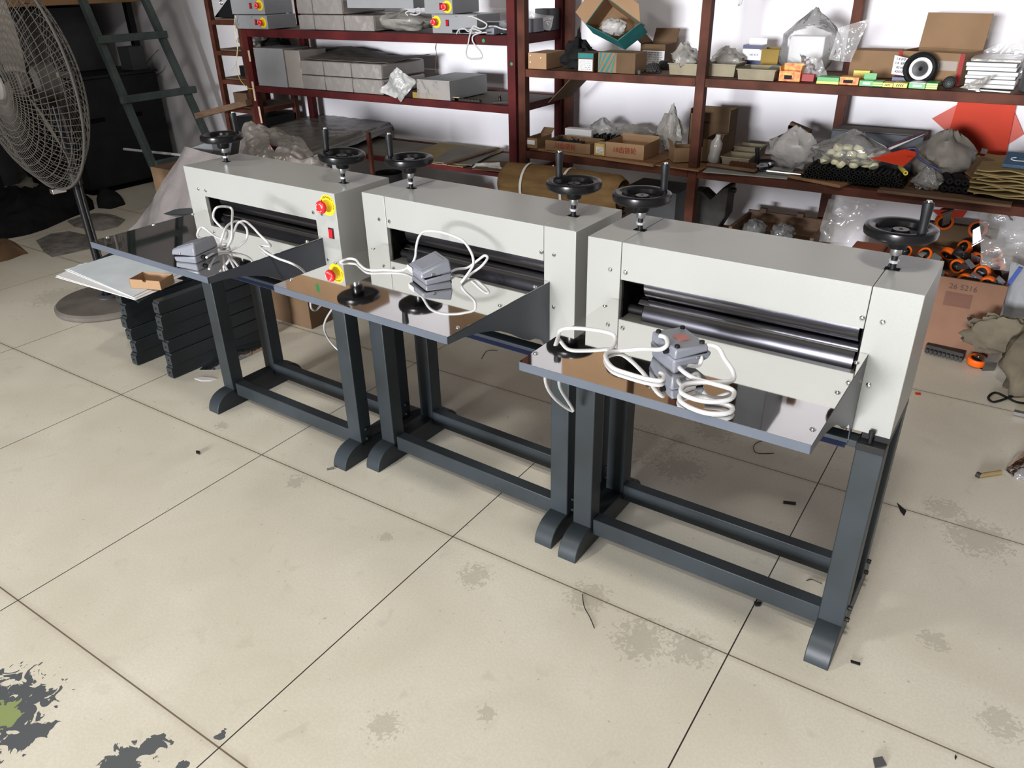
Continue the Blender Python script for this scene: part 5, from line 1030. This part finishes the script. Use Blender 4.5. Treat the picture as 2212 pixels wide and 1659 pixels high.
# ================================================================ fan, ladder and the dim left side
FX, FY = -1.72, 1.33
r = thing('pedestal_fan', 'big dusty industrial pedestal fan at the left edge', 'fan', (FX, FY, 0))
part('base_disc', MB().lathe([(.0001,.0),(.235,.0),(.243,.006),(.243,.022),(.232,.031),(.1,.036),(.0001,.038)], n=64), mat('dusty_base', (.14,.125,.11), .75, var=.3, vs=6), r)
part('base_collar', MB().lathe([(.025,.035),(.048,.035),(.048,.043),(.03,.052),(.025,.052)], n=32, closed=True), M_darkgrey, r)
part('pole', MB().lathe([(.0001,.03),(.021,.03),(.021,.62),(.016,.625),(.016,1.0),(.0001,1.0)], n=28), M_black, r)
part('pole_collar', MB().lathe([(.017,.58),(.027,.585),(.028,.635),(.022,.645),(.017,.645)], n=24, closed=True), M_blackmat, r)
hx, hy, hz = -.004, -.095, 1.03; R = .44; az = math.radians(-94); N = Vector((math.cos(az), math.sin(az), .0)); U = Vector((-N.y, N.x, 0)); V = Vector((0,0,1)); Hc_ = Vector((hx,hy,hz))
part('motor', MB().lathe([(.0001,-.14),(.05,-.135),(.075,-.11),(.078,-.03),(.06,-.015),(.0001,-.015)], Hc_, N, 36), mat('motor_paint', (.08,.075,.068), .6, var=.3), r)
part('pole_bracket', MB().box(-.02,.02,-.04,.03,.93,1.0), M_blackmat, r, .004)
def cage(front):
    mb = MB(); s = 1 if front else -1; dep = .105; nr = 96 if front else 60
    def P(rr, a): 
        k = rr/R; d = s*(dep*(1-max(0,(k-.55)/.45)**2.2)); return Hc_+(U*math.cos(a)+V*math.sin(a))*rr+N*d
    for i in range(13 if front else 11):
        rr = R*(.2+.8*i/(12 if front else 10)); mb.tube([P(rr, 2*PI*k/64) for k in range(64)], .0019 if i < 12 else .004, 5, True)
    for j in range(nr):
        a = 2*PI*j/nr; tw = .35; mb.tube([P(R*(.17+.83*t/9), a+tw*(t/9)*(1 if front else -1)) for t in range(10)], .0013, 4, cap=False)
    return mb
part('front_grille', cage(True), M_wire, r); part('rear_grille', cage(False), M_wire, r)
part('rim_ring', MB().tube([Hc_+(U*math.cos(2*PI*k/80)+V*math.sin(2*PI*k/80))*(R+.003) for k in range(80)], .006, 8, True), M_wire, r)
part('badge_disc', MB().lathe([(.0001,.118),(.04,.116),(.052,.110),(.055,.102),(.0001,.100)], Hc_, N, 32), mat('dull_badge', (.12,.11,.1), .5), r)
part('badge_centre', MB().lathe([(.0001,.121),(.014,.1205),(.018,.117),(.0001,.116)], Hc_, N, 20), M_zinc, r)
for j in range(3):
    mb = MB(); a0 = math.radians((88, 200, 315)[j]) if True else 0
    def bl(u, v):
        rr = .05+.345*u; wv = (.055+.05*math.sin(PI*min(1,u*1.15))*(.8))*(1-.55*max(0,u-.75)/.25); a = a0+(v-.5)*wv*2.0/rr*.62; return Hc_+(U*math.cos(a)+V*math.sin(a))*rr+N*(.022+.05*(v-.5)*(1.1-.4*u))
    mb.sheet(bl, 16, 8, .003); part('blade', mb, M_blade, r)
part('blade_hub', MB().lathe([(.0001,.05),(.03,.045),(.05,.03),(.052,-.005),(.0001,-.01)], Hc_, N, 28), M_blade, r)
for a, rr in ((math.radians(272), R+.01), (math.radians(92), R+.01), (math.radians(8), R*.9)):
    c = Hc_+(U*math.cos(a)+V*math.sin(a))*rr; part('grille_clip', MB().bar(c-N*.03, c+N*.03, .03, .022), M_chrome if rr > R else M_wire, r, .002)
P = rng_spline([(.03,.01,.98),(.05,.0,.8),(.045,-.01,.55),(.065,-.02,.42),(.09,-.03,.32),(.085,-.02,.2)], 8); part('power_cord', MB().tube(P, .0035, 7), M_castle, r)
# ladder leaning to the left corner
def lad(px, py): # the ladder's own leaning plane: x = -3.0 - .22 z
    d = ray(px, py); t = (-3.0-CAM.x-.22*CAM.z)/(d.x+.22*d.z)
    return CAM+d*t
r = thing('wooden_ladder', 'old grey-green ladder leaning in the dim left corner', 'ladder', (0,0,0))
A = lad(352, 408); B = lad(213, 82); C_ = lad(455, 312); D_l = lad(318, 10)
def ext(p, q, z): k = (z-p.z)/(q.z-p.z); return p+(q-p)*k
zt = 2.35
for p, q in ((A, B), (C_, D_l)): part('rail', MB().bar(ext(p,q,.0), ext(p,q,zt), .045, .04, upv=(0,1,0)), M_ladder, r, .003)
for (x1, y1), (x2, y2) in (((205,86),(352,64)),((255,216),(416,190)),((330,354),(470,330))):
    p = lad(x1, y1); q_ = lad(x2, y2); p.x += .03; q_.x += .03; p.z += .0; part('rung', MB().bar(p, Vector((q_.x, q_.y, p.z)), .03, .045, upv=(0,0,1)), M_ladder, r, .004)
for k in range(1,4):
    p = ext(A, B, lad(205,86).z+.34*k); q_ = ext(C_, D_l, lad(205,86).z+.34*k)
    part('rung', MB().bar(p+Vector((.03,0,0)), q_+Vector((.03,.05,0)), .03, .045), M_ladder, r, .004)
# black cabinet against the left wall, darker machine parts and the tan table edge
r = thing('black_cabinet', 'low black steel cabinet in the dim left corner behind the ladder', 'cabinet', (-4.7, 2.5, 0)); 
part('cabinet_body', MB().box(0,.9,0,.72,.045,.79), mat('black_paint', (.018,.018,.019), .55, var=.2), r, .004)
part('plinth', MB().box(.02,.86,.02,.70,0,.044), M_dark, r)
for y in (.12,.42): part('handle_slot', MB().box(.9,.9035,y,y+.11,.50,.53), M_dark, r)
part('cabinet_top', MB().box(-.01,.915,-.01,.73,.791,.81), M_blackmat, r, .002)
r = thing('dark_locker', 'tall dark grey locker standing back left behind the fan', 'cabinet', (-5.15, .75, 0)); part('locker_body', MB().box(0,.75,0,1.1,0,1.55), mat('dark_locker_paint', (.03,.03,.032), .55, var=.2), r, .004)
part('locker_door', MB().box(.751,.757,.03,1.07,.05,1.5), mat('locker_door_paint', (.035,.035,.037), .5), r, .002)
solo('upper_cabinet', MB().box(-5.1,-4.15,2.05,3.05,.812,1.24).box(-5.1,-4.75,2.05,2.45,0,.812), mat('dim_panel', (.055,.055,.06), .6, var=.1), 'dark grey box standing on the black cabinet', 'box', None, .003)
r = thing('corner_table', 'table with a tan wooden edge against the left back corner', 'table', (-4.6, 1.9, 0)); part('tabletop', MB().box(-.55,.72,0,1.36,1.262,1.32), M_tan, r, .003)
for x, y in ((.63,.03),(.63,1.28),(-.5,.03),(-.5,1.28)): part('leg', MB().box(x,x+.045,y,y+.045,0,1.261), M_blackmat, r)
p = at(295, 190, 1, 3.15); solo('grey_box', MB().box(p.x-.09,p.x+.09,3.1,3.22,.811,1.0) if False else MB().box(-3.97,-3.83,3.06,3.18,.812,.97), mat('dim_grey_box', (.07,.08,.08), .6), 'small dark grey box standing on the black cabinet behind the ladder', 'box')
p0 = at(268, 322, 1, 2.75); p1 = at(400, 334, 1, 2.75); solo('white_stick', MB().cyl((p0.x,2.75,p0.z),(p1.x+.06,2.75,p1.z-.004),.009,n=10), M_white, 'thin white stick lying across behind the ladder foot', 'stick')
solo('wall_wire', MB().tube(rng_spline([at(x, y, 1, 3.293) for x, y in ((342,107),(328,122),(317,137),(318,150),(328,158),(340,160),(352,152),(357,142))], 6), .0015, 5), M_darkgrey, 'thin dark wire loop on the wall behind the ladder', 'wire')
solo('floor_rack', MB().box(-3.35,-2.75,2.75,3.1,.0,.20).box(-3.3,-2.8,2.72,2.749,.12,.17), M_wood, 'low wooden rack on the floor behind the ladder foot', 'rack')
r = thing('small_press_arm', 'dark grey swinging arm behind the left wheel of the left press', 'arm', (0,0,0)); a = at(478, 322, 1, 1.75)
part('arm_plate', MB().bar(at(418,330,1,1.7), at(505,300,1,1.8), .02, .05), M_darkgrey, r, .002); part('arm_block', MB().prism([(q_.x,q_.z) for q_ in (at(455,305,1,1.75),at(505,300,1,1.75),at(500,338,1,1.75),at(472,345,1,1.75))], 1, 1.74, 1.79), M_darkgrey, r, .003)
part('arm_stand', MB().box(at(485,340,1,1.75).x-.02, at(485,340,1,1.75).x+.02, 1.75, 1.78, 0, at(485,340,1,1.75).z+.01), M_darkgrey, r)
# bubble wrap sheet standing between fan and press
P = [(at(280,500,1,1.62)), (at(470,470,1,1.45)), (at(520,345,1,1.5)), (at(400,318,1,1.75))]; P[0].z = max(P[0].z, .2)
def bw(u, v):
    p = P[0]*(1-u)*(1-v)+P[1]*u*(1-v)+P[2]*u*v+P[3]*(1-u)*v; n_ = mnoise.noise(p*5)*.05+.012*mnoise.noise(p*16); return p+Vector((.3,-.6,.3))*n_
solo('bubble_wrap', MB().sheet(bw, 40, 34, .004), M_bubble, 'big sheet of bubble wrap peaking behind the left press tray', 'bubble wrap', ang=1.2)
Q = [P[0], P[1], P[1]+Vector((0,.05,-.34)), Vector((P[0].x,P[0].y+.05,.02))]
mb = MB(); crinkle(Q[3], Q[2], Q[1], Q[0], .02, 8, 3, 20, 14)(mb, .003); solo('bubble_wrap', mb, M_bubble, 'lower fold of bubble wrap falling to the floor behind the tray', 'bubble wrap', ang=1.2)
a = at(372, 465, 1, 1.5); solo('black_lever', MB().hexa([at(352,462,1,1.48),at(385,470,1,1.48),at(420,482,1,1.48),at(420,470,1,1.48)],[v+Vector((0,.05,0)) for v in (at(356,458,1,1.48),at(388,455,1,1.48),at(420,466,1,1.48),at(420,468,1,1.48))]), M_darkgrey, 'dark pointed plate sticking out behind the left press tray', 'plate')
# black cloth, film and rubbish on the floor
def floor_lump(name, cat, label, pts, h, m, seed, amp=.35):
    P = [at(x, y, 2, 0) for x, y in pts]; c = sum(P, Vector())/len(P); n = 40; rings = 8; vs = []; mb = MB()

    def edge(t):
        k = t*len(P); i = int(k) % len(P); f = k-int(k); return P[i].lerp(P[(i+1) % len(P)], f)
    for j in range(rings+1):
        s_ = j/rings
        for i in range(n):
            e = edge(i/n); p = c.lerp(e, s_); hh = h*(1-s_**3)*(1+amp*2*mnoise.noise(Vector((p.x*7+seed,p.y*7,0))))+.4*h*(1-s_)*abs(mnoise.noise(Vector((p.x*16,p.y*16+seed,0)))); vs.append((p.x, p.y, .002+max(0, hh)))
    fs = [(j*n+i, j*n+(i+1)%n, (j+1)*n+(i+1)%n, (j+1)*n+i) for j in range(rings) for i in range(n)]
    bot = [(v[0], v[1], .0008) for v in vs[rings*n:]]; k = len(vs); fs += [(rings*n+i, rings*n+(i+1)%n, k+(i+1)%n, k+i) for i in range(n)]+[tuple(range(k+n-1, k-1, -1))]
    mb.add(vs+bot, fs); return solo(name, mb, m, label, cat, ang=1.0)
floor_lump('black_cloth', 'cloth', 'heap of black dusty cloth on the floor at the left edge', ((-60,530),(60,508),(100,495),(160,468),(205,452),(200,432),(150,424),(60,432),(-60,455)), .14, M_cloth, 2)
floor_lump('black_cloth', 'cloth', 'smaller black cloth on the floor behind the fan pole', ((212,450),(240,452),(272,442),(266,430),(245,420),(215,418),(208,432)), .08, M_cloth, 5)
film_m = mat('dirty_floor_film', (.3,.28,.26), .25, var=.35, vs=14, bump=.4, bs=30, alpha=.75)
floor_lump('floor_film', 'film', 'flat sheet of clear film on the floor left of the fan pole', ((78,520),(95,545),(112,556),(150,548),(195,538),(190,508),(150,500),(110,505)), .006, film_m, 3)
floor_lump('floor_film', 'film', 'crumpled brownish film on the floor between cloth and fan pole', ((145,478),(160,490),(215,500),(255,490),(272,475),(245,464),(200,462)), .03, film_m, 7)
floor_lump('brown_rag', 'rag', 'brown paper rag on the floor at the left edge', ((-40,575),(20,562),(50,550),(62,548),(50,538),(20,530),(-40,528)), .05, M_carddark, 4)
floor_lump('floor_film', 'film', 'clear film on the floor under the left press, behind the dark bars', ((430,800),(470,800),(540,770),(590,745),(560,735),(500,750),(455,775)), .02, M_filmthin, 9)
# ---- stacked dark bars under the left tray
bar0 = None
def sbar(x, y, z, lab, grp, L, yaw=0):
    r = thing('foot_bar', lab, 'bar', (x, y, z), yaw, grp); w, h = .036, .0535
    prof = [(0,.004),(0,h-.009),(.006,h-.007),(.007,h-.0008),(L,h-.0008),(L,.0008),(.008,.0008)]
    part('bar_body', MB().prism([(a_, b_) for a_, b_ in prof], 0, 0, w), M_stand, r, .0012)
    part('bolt_hole', MB().cyl((w/2,-.0006,h*.45),(w/2,.0003,h*.45),.004,n=12), M_dark, r)
    return r
sx, sy = -.768, .992; L2 = .49
names = ('lowest','second','third','fourth','fifth','topmost')
for k in range(6): sbar(sx+.003*((k*5)%3-1), sy+.004*((k*7)%3-1), .001+.0545*k, names[k]+' dark steel bar of the right stack under the left press tray', 'dark steel bars stacked in two piles', L2, math.radians(-2))
for k in range(6): sbar(-1.0+.003*((k*5)%3-1), .987+.004*((k*5)%3-1), .001+.0545*k, names[k]+' dark steel bar of the left stack, nearer the fan base', 'dark steel bars stacked in two piles', .42, math.radians(-1))
zs = .001+.0545*6+.001
P = [at(x, y, 2, zs+.004) for x, y in ((112,600),(240,552),(400,590),(292,652))]
solo('dark_sheet', MB().hexa([Vector((p.x,p.y,zs)) for p in (at(190,572,2,zs),at(238,548,2,zs),at(410,592,2,zs),at(300,655,2,zs))], [Vector((p.x,p.y,zs+.004)) for p in (at(190,572,2,zs),at(238,548,2,zs),at(410,592,2,zs),at(300,655,2,zs))]), M_stand, 'flat dark steel sheet lying over the stacked bars', 'sheet')
z = zs+.005
cor = (((120,599),(175,570),(380,610),(290,648)),((122,596),(185,568),(395,606),(293,649)),((140,583),(245,553),(400,594),(292,645)),((147,582),(246,551),(392,590),(286,642)))
for k, c4 in enumerate(cor):
    Q = [at(x, y, 2, z) for x, y in c4]; mb = MB().hexa(Q, [p+Vector((0,0,.0018)) for p in Q])
    solo('poster_sheet', mb, M_paper if k != 3 else mat('pale_blue_paper', (.62,.68,.72), .55, var=.08), ('lowest','second','third','topmost pale')[k]+' sheet in the fanned white papers under the left tray', 'paper', 'white paper sheets under the left tray'); z += .0026
for k, (p1, p2, m, l) in enumerate((((172,585),(212,606),M_teal,'teal'),((218,610),(245,620),M_redfolder,'red'),((280,642),(303,636),M_redfolder,'red'))):
    a = at(*p1, 2, zs+.0068); b = at(*p2, 2, zs+.0068); a.z = b.z = zs+.0077
    solo('colour_strip', MB().bar(a, b, .02 if k else .026, .0016), m, ('teal printed strip showing at the edge of the fanned papers','red and white printed edge at the middle of the fanned papers','red and white printed edge at the front corner of the fanned papers')[k], 'print')
a = at(283, 622, 2, z); b = at(349, 627, 2, z); r = thing('open_box', 'small open kraft box on the fanned papers under the left tray', 'box', (a.x, a.y, z+.0005), math.atan2(b.y-a.y, b.x-a.x)); w = (b-a).length; d, h, t = .085, .036, .0018
mb = MB().box(0,w,0,d,0,t).box(0,t,0,d,t,h).box(w-t,w,0,d,t,h).box(t,w-t,d-t,d,t,h)
notch = [(0,t),(w,t),(w,h)]+[(w*.5+.009*math.cos(PI*i/8), h-.009*math.sin(PI*i/8)) for i in range(9)]+[(0,h)]
part('box_body', mb, M_cardlight, r); part('notched_front', MB().prism(notch, 1, 0, t), M_cardlight, r)
# ---- right side: sack, parts on the floor
r = thing('khaki_sack', 'slumped dusty khaki sack on the floor at the right edge', 'sack', (2.12, 2.60, 0)); mb = MB().blob((0,0,.13), (.135,.12,.17), .25, 2.4, 101, 34, .001, .35); part('sack_body', mb, M_sack, r, ang=1.4)
part('sack_flap', MB().blob((-.15,.06,.17), (.12,.035,.075), .3, 3, 103, 36), M_sack, r, ang=1.4)
P = rng_spline([at(x, y, 2, .006) for x, y in ((2200,850),(2170,862),(2145,868),(2135,858),(2150,848),(2175,858),(2195,868),(2225,872))], 6); part('drawcord', MB().tube([p-r.location for p in P], .004, 8), M_cloth, r)
P0 = at(1997, 762, 2, 0); P1 = at(2078, 783, 2, 0); d_ = (P1-P0).normalized(); mb = MB().bar(P0+Vector((0,.02,.018)), P1+Vector((0,.02,.018)), .03, .034)
for i in range(9): c_ = P0.lerp(P1, (i+.5)/9); mb.box(c_.x-.005,c_.x+.005,c_.y-.012,c_.y+.004,.006,.022)
solo('toothed_rack', mb, M_castle, 'black toothed rack lying at the foot of the plywood crate', 'rack')
for k, (p, q_) in enumerate((((2078,733),(2130,690)), ((2093,685),(2102,710)))):
    a = at(*p, 1, 2.74); b = at(*q_, 1, 2.74); solo('black_strip', MB().bar(a, b, .006, .014), M_blackmat, ('long','short')[k]+' black strip leaning on the front of the plywood crate', 'strip')
film_sheet('grey_cloth', 'cloth', 'pale grey cloth hanging beside the plywood crate', ((2165,690),(2250,700),(2250,590),(2185,560)), 2.86, mat('grey_cloth', (.3,.31,.33), .8, bump=.4, bs=14), .03, 8, 23, .004)
a = at(2178, 615, 1, 2.83); b = at(2205, 578, 1, 2.83); solo('blue_strap', MB().bar(a, b, .006, .014), mat('blue_strap', (.01,.05,.3), .5), 'short blue strap on the pale grey cloth', 'strap')
p = at(2210, 925, 2, .0); r = thing('pulley', 'dark round pulley standing on the floor at the right edge', 'pulley', (p.x+.03, p.y+.03, .035)); r.rotation_euler = (0,0,-.5)
part('tyre', MB().lathe([(.02,-.012),(.03,-.013),(.034,-.009),(.034,.009),(.03,.013),(.02,.012)], (0,0,0), (0,1,0), 30, True), M_rubber, r); part('hub', MB().lathe([(.0001,-.014),(.01,-.013),(.02,-.009),(.02,.009),(.0001,.012)], (0,0,0), (0,1,0), 26), M_zinc, r)
a = at(2190, 890, 2, .01); solo('metal_bracket', MB().bar(a, a+Vector((.1,.0,.0)), .02, .012), M_zinc, 'small zinc bracket on the floor at the right edge', 'bracket')
floor_lump('clear_wrap', 'film', 'shiny clear wrap with dark parts on the floor at the right edge', ((2170,1015),(2190,1035),(2260,1050),(2280,1000),(2230,970),(2195,980)), .04, M_filmthin, 15)
floor_lump('dark_parts', 'parts', 'purplish dark parts inside the clear wrap at the right edge', ((2195,1010),(2215,1025),(2260,1035),(2270,1000),(2225,985)), .03, mat('purple_dark', (.06,.045,.055), .6), 16)
a = at(2115, 1027, 2, .009); b = at(2162, 1020, 2, .009); r = thing('wooden_stick', 'short yellow stick with a dark tip on the floor at the right', 'stick', (a.x, a.y, 0)); part('stick', MB().tube([Vector((0,0,.009)), (b-a)+Vector((0,0,.009))], .007, 10), M_khakip, r); part('dark_tip', MB().cyl((-.008,.004,.010),(.004,0,.009),.0085,n=12), M_castle, r)
# ---- bits of dirt on the floor that can be picked up
def scrap(label, pts, m, th=.0015, name='floor_scrap', cat='scrap'):
    P = [at(x, y, 2, .0006) for x, y in pts]; mb = MB().prism([(p.x, p.y) for p in P], 2, .0006, .0006+th); return solo(name, mb, m, label, cat)
scrap('black triangular scrap on the floor right of the right press', ((1937,1086),(1958,1104),(1953,1115),(1945,1105)), M_blackmat)
scrap('short black strip on the floor below the right press toe', ((1837,1427),(1858,1433),(1858,1438),(1838,1432)), M_blackmat, .003)
scrap('short black strip on the floor under the right press', ((1692,1083),(1719,1086),(1719,1091),(1692,1088)), M_blackmat, .003)
scrap('orange paper scrap on the floor behind the right press', ((1976,848),(1988,849),(1989,854),(1978,853)), M_redfolder)
scrap('small black plastic plug on the floor, front left', ((424,976),(432,977),(432,982),(424,980)), M_blackmat, .006)
scrap('white paper oval on the floor before the dark bars', ((420,818),(435,814),(455,816),(468,819),(455,823),(435,823)), M_paper)
scrap('tiny curled black scrap on the floor by the front tile line', ((2063,1630),(2067,1636),(2064,1642),(2062,1637)), M_blackmat)
scrap('dark plug on the floor under the front rail of the right press', ((1628,1303),(1645,1304),(1642,1310),(1632,1310)), M_blackmat, .006)
scrap('crumpled foil on the floor at the bottom edge', ((1885,1640),(1905,1636),(1915,1655),(1890,1662)), M_zinc, .004)
a = at(706, 1014, 2, .004); b = at(722, 1011, 2, .004); solo('steel_pin', MB().cyl(a, b, .0035, n=10), M_zinc, 'small steel pin on the floor at the toe of the left press', 'pin')
for pts, l in ((((1258,1283),(1262,1310),(1275,1335),(1284,1357)), 'thin dark twig on the floor before the right press'), (((1648,952),(1632,958),(1628,970),(1638,979),(1672,979)), 'thin black curved wire on the floor under the right press'), (((1040,775),(1052,758),(1075,757)), 'thin black wire on the floor under the middle press'), (((1742,1254),(1755,1252),(1775,1261)), 'thin dark fibre on the floor behind the right press leg')):
    solo('thin_wire', MB().tube(rng_spline([at(x, y, 2, .0015) for x, y in pts], 6), .0011, 5), M_blackmat, l, 'wire')
# ---- lamps of the ceiling
for x, y, l in ((-.3,-1.3,'white ceiling lamp over the open floor before the presses'), (1.85,-.45,'white ceiling lamp over the camera, nearest the right press'), (-1.7,.6,'white ceiling lamp above the left side of the room')):
    r = thing('ceiling_lamp', l, 'lamp', (x, y, 2.96)); part('housing', MB().box(-.3,.3,-.2,.2,.03,.1), M_lampw, r, .004); part('hanger', MB().cyl((0,0,.1),(0,0,.24),.01), M_lampw, r)
for o in list(bpy.data.objects):
    for k in ('w', 'h'):
        if k in o.keys(): del o[k]
